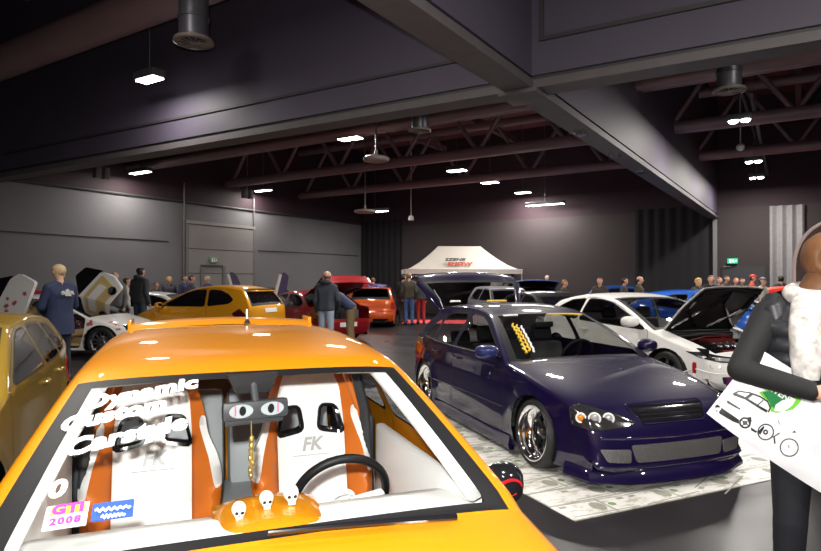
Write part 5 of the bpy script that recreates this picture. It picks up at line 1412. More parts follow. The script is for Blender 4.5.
def strip(pts, w):
    L = []; Rr_ = []
    for i, p in enumerate(pts):
        a = Vector(pts[max(i - 1, 0)]); b = Vector(pts[min(i + 1, len(pts) - 1)]); t = (b - a).normalized(); nn = Vector((-t.y, t.x)) * w / 2
        L.append((p[0] + nn.x, p[1] + nn.y)); Rr_.append((p[0] - nn.x, p[1] - nn.y))
    return L + Rr_[::-1]
def ringp(cx_, cy_, r0, r1, a0=0, a1=359):
    A = [R(a0 + (a1 - a0) * i / 24) for i in range(25)]
    return [(cx_ + r1 * math.cos(a), cy_ + r1 * math.sin(a)) for a in A] + [(cx_ + r0 * math.cos(a), cy_ + r0 * math.sin(a)) for a in reversed(A)]
bagdecal('printed_car', [cw(p) for p in ([(88, 372), (100, 362), (214, 440), (212, 462), (180, 450), (92, 400)], [(148, 335), (160, 338), (222, 378), (216, 384), (150, 350)],
    strip([(185, 300), (215, 284), (270, 290), (330, 312), (370, 338), (384, 372), (372, 396)], 9), strip([(190, 302), (250, 322), (330, 372), (366, 392)], 14), strip([(250, 322), (285, 296)], 16), strip([(185, 298), (240, 318)], 16), strip([(310, 360), (345, 330)], 6),
    ringp(245, 455, 22, 32), ringp(245, 455, 6, 12), strip([(225, 440), (265, 470)], 5), strip([(230, 472), (262, 440)], 5), [(255, 425), (278, 420), (280, 445), (268, 470)], [(275, 478), (310, 500), (305, 510), (278, 496)], [(310, 505), (345, 470), (350, 480), (328, 520)])], INK)
def cb(pts): return [(735 + a / 6.12, 380 + b / 6.12) for a, b in pts]
bagdecal('printed_bicycle', [cb(p) for p in (ringp(183, 316, 44, 52), ringp(182, 316, 6, 16), ringp(326, 410, 50, 57), strip([(235, 345), (240, 388)], 9), strip([(225, 350), (268, 322)], 7), strip([(260, 245), (268, 270)], 4), [(343, 318), (358, 305), (370, 320)], strip([(318, 395), (325, 412)], 4))], INK)
gp2 = [(145, 75), (200, 60), (300, 72), (410, 85), (402, 135), (352, 180), (250, 200), (215, 190), (205, 140), (165, 100)]
bagdecal('green_logo', [cb(gp2)], mat('logo_lime', (.16, .58, .03), .5, noise=.2, nscale=20))
bagdecal('green_logo_field', [cb([(165, 75), (205, 66), (300, 78), (395, 92), (340, 120), (250, 150), (245, 172), (215, 160), (205, 130)])], mat('logo_green', (.01, .20, .05), .5, noise=.2), .003)
bagdecal('white_figure', [cb([(245, 150), (285, 125), (340, 112), (370, 120), (352, 150), (325, 172), (290, 192), (235, 188)])], M['white'], .004)
ec = bagco(735 + 285 / 6.12, 380 + 92 / 6.12); V2, Fc = text_mesh('EVENT', .036, bold=.001)
bagdecal('logo_lettering', [], M['white'], .005, None, ([(ec[0] + a, ec[1] + b) for a, b in V2], Fc))
for off in (0,):
    mb = MB(); pts = [TB @ Vector((.40, BH - .01, .01)), TB @ Vector((.43, BH + .10, .03)), TB @ Vector((.47, BH + .10, .03)), TB @ Vector((.50, BH - .01, .01))]
    mb.tube(pts, .006, 8); mb.build('bag_handle', BAGM, bago)
# ================================================================ hall
AN = R(32.5); Av = Vector((math.sin(AN), math.cos(AN))); Bv = Vector((math.cos(AN), -math.sin(AN)))
def struct(o): o['kind'] = 'structure'; return o
Pd = Vector((X(219, 24), 24.0))
def on_line(P0, D, px):
    k = (px - CX) / F_PX; t = (k * P0.y - P0.x) / (D.x - k * D.y); return P0 + D * t
C0 = on_line(Pd, Av, 362)
def leftwall(px): return on_line(Pd, Av, px)
def backwall(px): return on_line(C0, Bv, px)
RZ_A = math.pi / 2 - AN      # rotation that takes x to A
RZ_B = -AN
def slab(name, p, q, z0, z1, th, m, off=0.0, nrm=None):
    d = (q - p); L = d.length; mid = (p + q) / 2; a = math.atan2(d.y, d.x); nv = Vector((-d.y, d.x)).normalized() * off
    mb = MB(); mb.box((mid.x + nv.x, mid.y + nv.y, (z0 + z1) / 2), (L, th, z1 - z0), 0, None, 0, a); return mb.build(name, m, smooth=0)
def wallmat(name, col, rough=.75, stripes=0.):
    m = mat(name, col, rough, noise=.18, nscale=.7, bump=.08, bscale=25); return m
ROOF = 8.3
WG = wallmat('grey_wall_panel', (.15, .145, .155)); WD = wallmat('dark_upper_wall', (.030, .013, .020)); WB = wallmat('brown_black_wall', (.036, .026, .028))
CURT = mat('black_curtain', (.010, .009, .012), .9, noise=.3)
W0 = Pd - Av * 45; Cright = C0 + Bv * 30
struct(slab('wall_left', W0, C0 + Av * .3, 0, 4.5, .3, WG, .15)); struct(slab('wall_upper_left', W0, C0 + Av * .3, 4.5, ROOF, .3, WD, .15))
Cr2 = Cright + Bv * .3
struct(slab('wall_back', C0, Cr2, 0, 4.3, .3, WB, .15)); struct(slab('wall_upper_back', C0, Cr2, 4.3, ROOF, .3, WD, .15))
struct(slab('wall_right', Cright, Cright - Av * 55, 0, ROOF, .3, WB, .15))
struct(slab('wall_front', W0, Cright - Av * 55 + Bv * 0, 0, ROOF, .3, WD, -.15))
# floor and roof
FL = bpy.data.materials.new('polished_asphalt_floor'); FL.use_nodes = True; nt = FL.node_tree; b = nt.nodes['Principled BSDF']
tc = nt.nodes.new('ShaderNodeTexCoord'); n1 = nt.nodes.new('ShaderNodeTexNoise'); n1.inputs['Scale'].default_value = 1.1; n1.inputs['Detail'].default_value = 8
n2 = nt.nodes.new('ShaderNodeTexNoise'); n2.inputs['Scale'].default_value = 55; n2.inputs['Detail'].default_value = 3
nt.links.new(tc.outputs['Object'], n1.inputs['Vector']); nt.links.new(tc.outputs['Object'], n2.inputs['Vector'])
mx = nt.nodes.new('ShaderNodeMix'); mx.data_type = 'RGBA'; mx.inputs['A'].default_value = (.014, .012, .014, 1); mx.inputs['B'].default_value = (.030, .027, .029, 1); nt.links.new(n1.outputs['Fac'], mx.inputs['Factor']); nt.links.new(mx.outputs['Result'], b.inputs['Base Color'])
mr_ = nt.nodes.new('ShaderNodeMapRange'); mr_.inputs['To Min'].default_value = .22; mr_.inputs['To Max'].default_value = .42; nt.links.new(n1.outputs['Fac'], mr_.inputs['Value']); b.inputs['Specular IOR Level'].default_value = .15; nt.links.new(mr_.outputs['Result'], b.inputs['Roughness'])
bp_ = nt.nodes.new('ShaderNodeBump'); bp_.inputs['Strength'].default_value = .12; bp_.inputs['Distance'].default_value = .004; nt.links.new(n2.outputs['Fac'], bp_.inputs['Height']); nt.links.new(bp_.outputs['Normal'], b.inputs['Normal'])
def roomquad(e=.4):
    return [W0 - Bv * e - Av * e, Cright - Av * 55 + Bv * e - Av * e, Cright + Bv * e + Av * e, C0 - Bv * e + Av * e]
mb = MB(); mb.prism([(p.x, p.y) for p in roomquad()], -.2, 0); struct(mb.build('floor', FL, smooth=0))
mb = MB(); mb.prism([(p.x, p.y) for p in roomquad()], ROOF, ROOF + .2); struct(mb.build('ceiling', mat('maroon_black_roof_deck', (.17, .055, .068), .7, noise=.35, nscale=.5), smooth=0))
# wall seams, corner post, loading door
TR = mat('seam_dark', (.035, .033, .036), .6, noise=.1); PIPE = mat('grey_pipe', (.13, .125, .125), .5, noise=.1)
def wtube(name, P, m, r): mb = MB(); mb.tube(P, r, 8); return struct(mb.build(name, m))
def lw(px, z, off=.0): p = leftwall(px) + Bv * off; return Vector((p.x, p.y, z))
def bw(px, z, off=.0): p = backwall(px) - Av * off; return Vector((p.x, p.y, z))
wtube('trim_wall_seam', [lw(-60, 3.0, .01), lw(168, 3.0, .01)], TR, .02); wtube('trim_wall_seam_far', [lw(258, 2.85, .01), lw(358, 2.85, .01)], TR, .02)
wtube('trim_ledge', [lw(-60, 4.5, .02), lw(361, 4.5, .02)], TR, .05)
wtube('trim_conduit', [lw(183, 0, .05), lw(183, 5.2, .05)], PIPE, .035); wtube('trim_conduit_far', [lw(253, 0, .05), lw(253, 5.0, .05)], PIPE, .035)
d1 = empty('door_1'); d1['kind'] = 'structure'
p0, p1 = leftwall(187), leftwall(251.5)
DOORM = mat('sectional_door_grey', (.21, .195, .185), .55, noise=.12, nscale=1.2); zt = Zh(225.5, 23.6)
n = 4
for i in range(n):
    z0 = .02 + i * (zt - .02) / n; z1 = .02 + (i + 1) * (zt - .02) / n - .025
    o = slab('door_panel', p0, p1, z0, z1, .06, DOORM, -.06); o.parent = d1
o = slab('door_frame', p0 - Av * .12, p0, 0, zt + .12, .10, PIPE, -.05); o.parent = d1; o = slab('door_frame', p1, p1 + Av * .12, 0, zt + .12, .10, PIPE, -.05); o.parent = d1
o = slab('door_head', p0 - Av * .12, p1 + Av * .12, zt, zt + .12, .12, mat('door_head_grey', (.24, .23, .22), .5, noise=.1), -.05); o.parent = d1
for px in (199, 221):
    q = leftwall(px); o = slab('wicket_frame', q, q + Av * .12, 0, 2.15, .05, PIPE, -.10); o.parent = d1
q0, q1 = leftwall(199), leftwall(221); o = slab('wicket_head', q0, q1, 2.1, 2.18, .05, TR, -.10); o.parent = d1
GREEN = mat('exit_green', (.01, .30, .13), .4, emit=(.02, .62, .28), estr=.55, noise=.05); GREENW = mat('exit_white', (.8, .9, .85), .4, emit=(.8, 1, .9), estr=.7, noise=.02)
def exit_sign(p, rz, w, h, lab, dim=False):
    e = empty('exit_sign', p, rz, lab, 'exit sign'); mb = MB(); mb.box((0, 0, 0), (w, .05, h), 0, None, .008); mb.build('sign_box', GREEN if not dim else mat('sign_pale_green', (.16, .26, .18), .5, noise=.05), e)
    mb = MB(); wm = 0
    mb.prism([(-.30 * w, -.32 * h), (-.12 * w, -.32 * h), (-.12 * w, .32 * h), (-.30 * w, .32 * h)], 0, .004, 0, frame((0, -.027, 0), (1, 0, 0), UZ))
    mb.prism([(.02 * w, .12 * h), (.10 * w, .12 * h), (.20 * w, -.30 * h), (.12 * w, -.30 * h), (.06 * w, -.05 * h), (-.02 * w, -.30 * h), (-.08 * w, -.30 * h)], 0, .004, 0, frame((0, -.027, 0), (1, 0, 0), UZ))
    mb.ball((.07 * w, -.028, .24 * h), .09 * h, 0, None, 10); mb.prism([(.24 * w, -.1 * h), (.4 * w, -.1 * h), (.4 * w, .1 * h), (.24 * w, .1 * h)], 0, .004, 0, frame((0, -.027, 0), (1, 0, 0), UZ))
    mb.build('running_figure', GREENW if not dim else M['plate_white'], e, smooth=0); return e
p = lw(211.5, Zh(260, 23.4), .12); exit_sign(p, RZ_A + 0, .36, .22, 'small pale exit sign on the grey sectional door', True)
# back wall: curtains, door, striped curtain, post of the partition
def curtain(name, px0, px1, z0, z1, m, amp, per, lab, off=.12):
    a, b_ = backwall(px0), backwall(px1); L = (b_ - a).length; n = max(12, int(L / per * 8)); mb = MB(); vs = []; fs = []
    for i in range(n + 1):
        t = i / n; p = a.lerp(b_, t) - Av * (off + amp * math.sin(t * L / per * 2 * math.pi)); vs += [(p.x, p.y, z0), (p.x, p.y, z1)]
    for i in range(n): fs.append((2 * i, 2 * i + 2, 2 * i + 3, 2 * i + 1))
    k = len(vs); vs += [(x + Av.x * .02, y + Av.y * .02, z) for x, y, z in vs]; fs += [tuple(k + i for i in reversed(f)) for f in list(fs)]
    mb.add(vs, fs); return tag(mb.build(name, m), lab, 'curtain')
curtain('curtain', 363, 402, .02, 4.6, CURT, .025, .35, 'black curtain in the hall corner, left of the white tent')
curtain('curtain', 636, 714, .02, 4.4, CURT, .02, .4, 'wide black curtain on the back wall, left of the exit sign')
curtain('curtain', 770, 805, .02, 4.25, mat('pale_pleated_curtain', (.27, .26, .27), .8, noise=.2), .07, .30, 'pale grey pleated curtain by the dark banner')
mb = MB(); q = backwall(716) - Av * .2; mb.box((q.x, q.y, 2.0), (.14, .2, 4.0), 0, None, 0, RZ_B); struct(mb.build('pillar_partition', mat('post_grey', (.16, .15, .16), .5, noise=.1), smooth=0))
a_, b_ = backwall(722), backwall(765); o = struct(slab('door_2', a_, b_, 0, Zh(266, 21.3), .06, mat('dark_door', (.030, .030, .036), .5, noise=.1), -.03))
exit_sign(bw(733, Zh(260.5, 21.9), .16), RZ_B, .34, .19, 'lit green exit sign on the dark back wall')
mb = MB(); q = bw(727, Zh(266, 21.9), .1); mb.box(q, (.25, .06, .03), 0, None, 0, RZ_B); tag(mb.build('door_closer', PIPE), 'small grey door closer below the lit exit sign', 'door closer')
# bulkheads of the movable walls
BK = mat('bulkhead_slate', (.070, .058, .088), .6, noise=.2, nscale=.8, bump=.05, bscale=40); TRK = mat('track_steel', (.10, .088, .092), .6, metal=.1, noise=.2)
b1a, b1b = Vector((-9.0, 13.75)), Vector((3.94, 6.02)); d_ = (b1b - b1a).normalized(); b1a2, b1b2 = b1a - d_ * 3.2, b1b + d_ * 7
JN = b1a.lerp(b1b, .8047)
def bulkhead(name, p, q, z0):
    o = struct(slab(name, p, q, z0 + .16, ROOF, .30, BK)); 
    o2 = struct(slab('trim_track', p, q, z0, z0 + .10, .36, TRK)); o3 = struct(slab('trim_reveal', p, q, z0 + .10, z0 + .16, .24, TR)); return o
bulkhead('beam_partition', b1a2, b1b2, 3.9)
c1 = JN + (JN - Vector((11.7, 23.4))).normalized() * 9; bulkhead('beam_partition_cross', c1, Vector((11.7, 23.4)) , 3.9)
nb = Vector((-d_.y, d_.x)); 
if nb.y > 0: nb = -nb
pp = [JN + d_ * .25, JN + d_ * 6]
for (pa, pb, za, zb_) in ((pp[0], pp[1], 4.45, 4.50), (pp[0], pp[0] + d_ * .05, 4.5, ROOF), (b1a, JN - d_ * .3, 4.40, 4.44)):
    q = slab('trim_bulkhead_bead', pa + nb * .165, pb + nb * .165, za, zb_, .03, TR); struct(q)
for t in (.30, .56, .83): 
    q = JN.lerp(Vector((11.7, 23.4)), t * .4) ; mb = MB(); mb.box((q.x, q.y, 3.88), (.30, .16, .05), 0, None, .01, RZ_A); struct(mb.build('trim_track_joint', M['chrome']))
mb = MB(); mb.box((JN.x, JN.y, 3.87), (.5, .5, .06), 0, None, .02, RZ_A); struct(mb.build('trim_track_crossing', TRK))
# roof trusses along B
STEEL = mat('truss_steel', (.20, .125, .135), .5, metal=.2, noise=.2, nscale=2)
def H2(u, v, z): p = Bv * u + Av * v; return Vector((p.x, p.y, z))
uL = (C0.dot(Bv)); uR = Cright.dot(Bv); vB = C0.dot(Av)
names = ['roof truss directly behind the partition beam', 'roof truss crossing above the white disc', 'roof truss second beyond the partition beam', 'roof truss nearest the back wall']
for i, v in enumerate((8.6, 12.4, 16.6, 20.8)):
    e = empty('roof_truss', H2((uL + uR) / 2, v, 0), 0, ['roof truss right behind the partition beam', 'roof truss above the round white disc', 'roof truss second from the back wall', 'roof truss closest to the back wall'][i], 'roof truss')
    o0 = e.location
    def tb(nm, P, r): mb = MB(); mb.tube([p - o0 for p in P], r, 10); return mb.build(nm, STEEL, e)
    tb('bottom_chord', [H2(uL, v, 5.45), H2(uR, v, 5.45)], .16); tb('top_chord', [H2(uL, v, 7.4), H2(uR, v, 7.4)], .15)
    if i > 0: tb('bottom_chord', [H2(uL, v + .5, 5.5), H2(uR, v + .5, 5.5)], .11)
    u = uL + .3; k = 0
    while u < uR - 1.2:
        tb('web_member', [H2(u, v, 5.45 if k % 2 == 0 else 7.4), H2(u + 1.35, v, 7.4 if k % 2 == 0 else 5.45)], .065); u += 1.35; k += 1
for i, u in enumerate((-14, -10.5, -7, -3.5, 0, 3.5)):
    mb = MB(); mb.box((0, 0, 0), (34, .16, .26), 0, None, 0, 0); o = mb.build('beam_purlin', STEEL, smooth=0); o.location = H2(u, 8, 7.75); o.rotation_euler = (0, 0, RZ_A); struct(o)
for i, (u, z, r) in enumerate(((-6.3, 6.9, .04), (-5.2, 6.6, .05), (-1.3, 6.7, .04), (3.0, 6.5, .05))):
    struct(wtube('trim_pipe', [H2(u, 8.6, z), H2(u, vB, z)], PIPE, r))
DUCT = mat('duct_brown', (.34, .22, .22), .5, metal=.2, noise=.15, nscale=1)
mb = MB(); q = H2(0, 5.55, 5.95); mb.tube([H2(uL + .05, 5.75, 5.85), H2(-3.15, 5.75, 5.85)], .30, 20); tag(mb.build('air_duct', DUCT), 'thick round air duct in the upper left in front of the partition beam', 'air duct')
mb = MB(); mb.tube([H2(uL + .05, 4.0, 6.5), H2(-3.3, 4.0, 6.5)], .22, 16); tag(mb.build('air_duct', DUCT), 'air duct crossing the extreme upper left corner', 'air duct')
mb = MB(); mb.tube([H2(-5.0, 6.0, 6.9), H2(-5.0, 4.3, 6.4)], .12, 12); tag(mb.build('duct_branch', DUCT), 'short branch pipe above the thick air duct', 'pipe')
# cylinder diffusers and discs hanging from the roof
DIFF = mat('diffuser_grey', (.10, .098, .115), .4, metal=.4, noise=.15); DIFR = mat('diffuser_rim', (.26, .22, .19), .4, metal=.4, noise=.15)
for px, py, Y_, lab in ((193, 42, 8.0, 'round air diffuser at the upper left by the thick duct'), (730, 91, 10.2, 'round air diffuser at the upper right above the lamps'), (420, 131, 13.8, 'round air diffuser under the partition beam at centre')):
    z = Zh(py, Y_); e = empty('air_diffuser', (X(px, Y_), Y_, z), 0, lab, 'air diffuser')
    mb = MB(); mb.lathe([(.18, .06), (.19, .10), (.19, .62)], 28); mb.lathe([(.19, .30), (.205, .30), (.205, .34), (.19, .34)], 28); mb.tube([(0, 0, .6), (0, 0, ROOF - z - .02)], .05, 8); mb.build('diffuser_body', DIFF, e)
    mb = MB(); mb.lathe([(.18, .06), (.25, .04), (.26, .0), (.235, -.01)], 32); mb.build('diffuser_rim', DIFR, e)
    mb = MB(); mb.lathe([(.235, .005), (.16, .012)], 32)
    for k in range(12): a = k * math.pi / 6; mb.tube([(.03 * math.cos(a), .03 * math.sin(a), .0), (.22 * math.cos(a), .22 * math.sin(a), .0)], .008, 5)
    mb.lathe([(.05, -.01), (.0005, -.012)], 16); mb.build('diffuser_vanes', DIFR, e)
for px, py, Y_, r, lab in ((376, 160, 15.0, .32, 'flat round disc on a short stem hanging at the centre'), (365, 212, 23.5, .42, 'small flat disc hanging further back left of centre')):
    z = Zh(py, Y_); e = empty('ceiling_disc', (X(px, Y_), Y_, z), 0, lab, 'ceiling disc'); mb = MB(); mb.lathe([(.0005, -.03), (r * .9, -.03), (r, 0), (r, .05), (r * .8, .09), (.05, .11), (.04, .25)], 32); mb.build('disc', mat('disc_beige', (.30, .25, .22), .5, noise=.1), e); mb = MB(); mb.tube([(0, 0, .2), (0, 0, ROOF - z - .02)], .025, 8); mb.build('stem', PIPE, e)

# ================================================================ lamps
LENS = mat('lamp_lens', (.9, .9, .9), .3, emit=(1, .97, .92), estr=14)
HOUS = mat('lamp_housing', (.10, .10, .105), .4, metal=.4, noise=.1)
def floodlight(x, y, z, lab, power, twin=False, grp=None, size=(.62, .30), rz=None, lamp=True, col=(1, .95, .88), hang=True):
    e = empty('floodlight', (x, y, z), RZ_B if rz is None else rz, lab, 'lamp', grp)
    mb = MB(); w, d = size; mb.box((0, 0, .085), (w + .06, d + .06, .13), 0, None, .02); mb.build('housing', HOUS, e)
    if twin: 
        for s in (-1, 1):
            mb = MB(); mb.lathe([(.0005, -.03), (.07, -.025), (.10, .01), (.10, .02)], 20, 0, Matrix.Translation((s * w * .27, 0, 0))); mb.build('lens', LENS, e)
    else:
        mb = MB(); mb.box((0, 0, .008), (w, d, .02), 0, None, .006); mb.build('lens', LENS, e)
    if hang: mb = MB(); mb.tube([(0, 0, .15), (0, 0, ROOF - z - .02)], .008, 6); mb.build('drop_rod', PIPE, e)
    if lamp:
        L = bpy.data.lights.new('floodlight_beam', 'AREA'); L.shape = 'RECTANGLE'; L.size = w; L.size_y = d; L.energy = power; L.color = col
        lo = bpy.data.objects.new('floodlight_beam', L); COL.objects.link(lo); lo.parent = e; lo.location = (0, 0, -.04)
    return e
ZL = 5.3
def pxl(px, py, z): Y_ = (z - EYE) / (HY - py) * F_PX; return X(px, Y_), Y_
P1 = [(149, 80), (350, 139), (457, 171), (490, 183), (523, 193)]
W_LAMP = 150
labs = ['floodlight against the dark partition beam, upper left', 'floodlight left above the round disc', 'floodlight first of the receding row right of centre', 'floodlight second of the receding row right of centre', 'floodlight third of the receding row right of centre']
for (px, py), lab in zip(P1, labs):
    zz_ = 4.85 if px < 200 else ZL; x, y = pxl(px, py, zz_); floodlight(x, y, zz_, lab, W_LAMP if px > 200 else 35, size=(.62, .30) if px > 200 else (.46, .20))
P2 = [(740, 121), (754, 162), (757, 178), (766, 190)]
for (px, py), lab in zip(P2, ['twin lamp highest of the column at the upper right', 'twin lamp second from the top at the upper right', 'small lamp third from the top at the upper right', 'twin lamp lowest of the column at the upper right']):
    x, y = pxl(px, py, 5.0); floodlight(x, y, 5.0, lab, W_LAMP, True, None, (.42, .2))
mb = MB(); x, y = pxl(741, 147, 4.9); mb.ball((0, 0, 0), .10, 0, None, 14); mb.tube([(0, 0, .08), (0, 0, ROOF - 4.92)], .015, 6); o = mb.build('globe_lamp', mat('globe_grey', (.34, .33, .34), .4, noise=.1)); o.location = (x, y, 4.9); tag(o, 'unlit grey globe hanging between the twin lamps', 'lamp')
mb = MB(); x, y = pxl(767, 204, 4.6); mb.lathe([(.0005, -.2), (.13, -.18), (.14, .12), (.0005, .16)], 16); o = mb.build('hanging_can', mat('can_grey', (.42, .40, .40), .4, noise=.1)); o.location = (x, y, 4.6); tag(o, 'grey cylinder can hanging under the lowest twin lamp', 'lamp')
mb = MB(); mb.tube([Vector((*pxl(752, 95, 5.9), 5.9)), Vector((*pxl(770, 185, 5.3), 5.3))], .05, 8); tag(mb.build('lamp_rail', PIPE), 'steel rail carrying the twin lamps at the upper right', 'rail')
mb = MB(); x, y = pxl(411, 218, 4.4); mb.lathe([(.0005, .1), (.10, .1), (.13, -.06), (.11, -.10), (.0005, -.10)], 16); mb.tube([(0, 0, .1), (0, 0, ROOF - 4.42)], .02, 6); o = mb.build('spot_can', mat('can_white', (.6, .57, .52), .4, noise=.1)); o.location = (x, y, 4.4); tag(o, 'small pale spot can hanging above the tent', 'lamp')
# wall lamps on the left wall (their light washes the wall) and strip lamps far back
for px, py, Y_, w, lab in ((140, 173, 20.0, .9, 'strip lamp by the left wall, near one'), (263, 191, 25.0, .8, 'strip lamp by the left wall above the sectional door'), (375, 212, 27.0, 1.3, 'wide strip lamp glowing at the far left corner'), (545, 205, 25.5, 1.6, 'wide strip lamp under the far trusses right of the tent')):
    floodlight(X(px, Y_), Y_, Zh(py, Y_), lab, 70, False, None, (w, .2))
for px, py, Y_, lab in ((101, 173, 18.6, 'pair of unlit boxes on the left wall near the strip lamp'), (247, 194, 24.0, 'unlit box pair on the wall above the sectional door')):
    z = Zh(py, Y_); e = empty('loudspeaker', (X(px, Y_), Y_, z), RZ_A, lab, 'loudspeaker')
    for s in (-.14, .14): mb = MB(); mb.box((s, 0, 0), (.16, .2, .34), 0, None, .01); mb.build('cabinet', mat('cab_grey', (.14, .13, .14), .5, noise=.1), e)
    mb = MB(); mb.tube([(0, 0, 0), (0, 0, ROOF - z - .02)], .02, 6); mb.build('bracket', PIPE, e)
# the same lamp rows carry on over and behind the photographer
x0, y0 = pxl(149, 80, ZL); k = 0
for (x, y) in [(-1.0, -2.2), (-3.2, 1.6), (2.2, 1.8), (6.2, 6.6), (2.6, -1.5), (6.4, 1.0), (.6, 10.6), (3.2, 12.8), (-3.4, 4.2)]:
    k += 1; floodlight(x, y, 5.6 if y < 5 or x > 5 else 5.3, 'overhead floodlight of the rows outside the picture', W_LAMP, True, 'floodlights hanging from the roof', (.5, .24))

# ================================================================ floor things
MAT = bpy.data.materials.new('banknote_mat'); MAT.use_nodes = True; nt = MAT.node_tree; b = nt.nodes['Principled BSDF']; b.inputs['Roughness'].default_value = .35
tc = nt.nodes.new('ShaderNodeTexCoord')
def N(t, **k):
    n_ = nt.nodes.new(t)
    for a, v in k.items():
        if a in n_.inputs: n_.inputs[a].default_value = v
        else: setattr(n_, a, v)
    return n_
n1 = N('ShaderNodeTexNoise', Scale=6.0, Detail=6.0, Roughness=.7); mp = N('ShaderNodeMapping'); mp.inputs['Scale'].default_value = (1, 2.6, 1); mp.inputs['Rotation'].default_value = (0, 0, .5)
nt.links.new(tc.outputs['Object'], mp.inputs[0]); nt.links.new(mp.outputs[0], n1.inputs['Vector'])
br = N('ShaderNodeTexBrick'); br.inputs['Scale'].default_value = 1.0; br.inputs['Brick Width'].default_value = .62; br.inputs['Row Height'].default_value = .27; br.inputs['Mortar Size'].default_value = .012
br.inputs['Color1'].default_value = (.88, .86, .82, 1); br.inputs['Color2'].default_value = (.80, .79, .75, 1); br.inputs['Mortar'].default_value = (.45, .44, .40, 1); br.offset = .37
nt.links.new(tc.outputs['Object'], br.inputs['Vector'])
rmp = N('ShaderNodeValToRGB'); rmp.color_ramp.elements[0].position = .36; rmp.color_ramp.elements[0].color = (.55, .55, .48, 1); rmp.color_ramp.elements[1].position = .50; rmp.color_ramp.elements[1].color = (1, 1, 1, 1); nt.links.new(n1.outputs['Fac'], rmp.inputs['Fac'])
ml = N('ShaderNodeMix', data_type='RGBA', blend_type='MULTIPLY'); ml.inputs['Factor'].default_value = 1; nt.links.new(br.outputs['Color'], ml.inputs['A']); nt.links.new(rmp.outputs['Color'], ml.inputs['B']); nt.links.new(ml.outputs['Result'], b.inputs['Base Color'])
k1 = Vector((1.09, 4.05)); fd = Vector((math.sin(R(25)), -math.cos(R(25)))); ld = Vector((math.cos(R(25)), math.sin(R(25))))
e = MB(); e.prism([(0, 0), (2.9, 0), (2.9, 5.2), (0, 5.2)], .001, .006); o = e.build('floor_mat', MAT, smooth=0); o.location = (k1.x, k1.y, 0); o.rotation_euler = (0, 0, math.atan2(ld.y, ld.x)); tag(o, 'white floor mat printed with banknotes under the purple car', 'mat')
# printed portraits, seals and borders of the notes
rnd = random.Random(11); mb = MB()
for r_ in range(19):
    for c_ in range(5):
        cx_, cy_ = .32 + c_ * .62 + (.23 if r_ % 2 else 0), .14 + r_ * .27
        if cx_ > 2.7 or cy_ > 5.1: continue
        if cy_ > 1.6 and .6 < cx_ < 2.4: continue
        ang = rnd.uniform(-.5, .5); T = Matrix.Translation((cx_, cy_, .0062)) @ Matrix.Rotation(ang, 4, 'Z')
        def pr(pts, mi): mb.add([(a, b_, .0004) for a, b_ in pts], [tuple(range(len(pts)))], mi, T)
        pr([(.055 * math.cos(q), .075 * math.sin(q)) for q in [k * math.pi / 10 for k in range(20)]], 0)
        pr([(.125 + .03 * math.cos(q), .03 * math.sin(q)) for q in [k * math.pi / 8 for k in range(16)]], 1)
        for s in (-1, 1): pr([(-.28, s * .105 - .006), (.28, s * .105 - .006), (.28, s * .105 + .006), (-.28, s * .105 + .006)], 0); pr([(s * .25 - .03, .05), (s * .25 + .03, .05), (s * .25 + .03, .085), (s * .25 - .03, .085)], 0)
mb.build('note_print', [mat('note_grey', (.36, .36, .30), .5, noise=.3, nscale=30), mat('note_green', (.22, .36, .16), .5, noise=.2)], o, smooth=0)
mb = MB(); q = Vector((X(396, 22), 22)); mb.box((0, 0, .004), (2.4, 2.0, .008)); o = mb.build('red_carpet', mat('carpet_red', (.62, .06, .07), .9, noise=.2, nscale=40), smooth=0); o.location = (.95, 23.4, 0.0005); o.rotation_euler = (0, 0, R(-6)); tag(o, 'strip of red carpet behind the couple in front of the tent', 'carpet')
# tent
TY = 26.3; tx0, tx1 = X(403, TY), X(518, TY); tc_ = ((tx0 + tx1) / 2, TY + .6)
tent = empty('gazebo_tent', (tc_[0], tc_[1], 0), R(4), 'white pop-up gazebo tent by the back wall', 'tent')
CAN = mat('tent_canvas', (.46, .42, .38), .8, noise=.06, nscale=2); hw_, hd_ = (tx1 - tx0) / 2, 1.35; ez = Zh(270, TY - .7); az = Zh(245.5, TY); rx = hw_ * .62
mb = MB(); nn_ = 10
def tp(t, side):   # profile from eave to ridge, sagging
    return t
vs = []; fs = []
ring_e = []; 
for j in range(nn_ + 1):
    t = j / nn_; z = ez + (az - ez) * (t ** 1.25); kx = hw_ + (hw_ * .38 - hw_) * (t ** .85); ky = hd_ * (1 - t ** .85) + .02
    row = []
    for i in range(8): pass
    P8 = [(-kx, -ky), (-kx * .5, -ky), (0, -ky), (kx * .5, -ky), (kx, -ky), (kx, 0), (kx, ky), (0, ky), (-kx, ky), (-kx, 0)]
    vs += [(a, b_, z) for a, b_ in P8]
k = 10
for j in range(nn_):
    for i in range(k): i2 = (i + 1) % k; fs.append((j * k + i, j * k + i2, (j + 1) * k + i2, (j + 1) * k + i))
fs.append(tuple(nn_ * k + i for i in range(k)))
mb.add(vs, fs); mb.build('canopy', CAN, tent, smooth=25)
mb = MB(); P4 = [(-hw_, -hd_), (hw_, -hd_), (hw_, hd_), (-hw_, hd_)]
for i in range(4):
    a, b_ = Vector(P4[i]), Vector(P4[(i + 1) % 4]); d = (b_ - a); mb.box(((a.x + b_.x) / 2, (a.y + b_.y) / 2, ez - .06), (d.length + .02, .02, .20), 0, None, 0, math.atan2(d.y, d.x))
mb.build('valance', CAN, tent, smooth=0)
for x_, y_ in P4: mb = MB(); mb.tube([(x_ * .99, y_ * .99, 0), (x_ * .99, y_ * .99, ez)], .025, 8); mb.build('leg', mat('tent_leg', (.40, .39, .38), .4, metal=.5, noise=.1) if 'tl' not in M else M['tl'], tent); M.setdefault('tl', bpy.data.materials['tent_leg'])
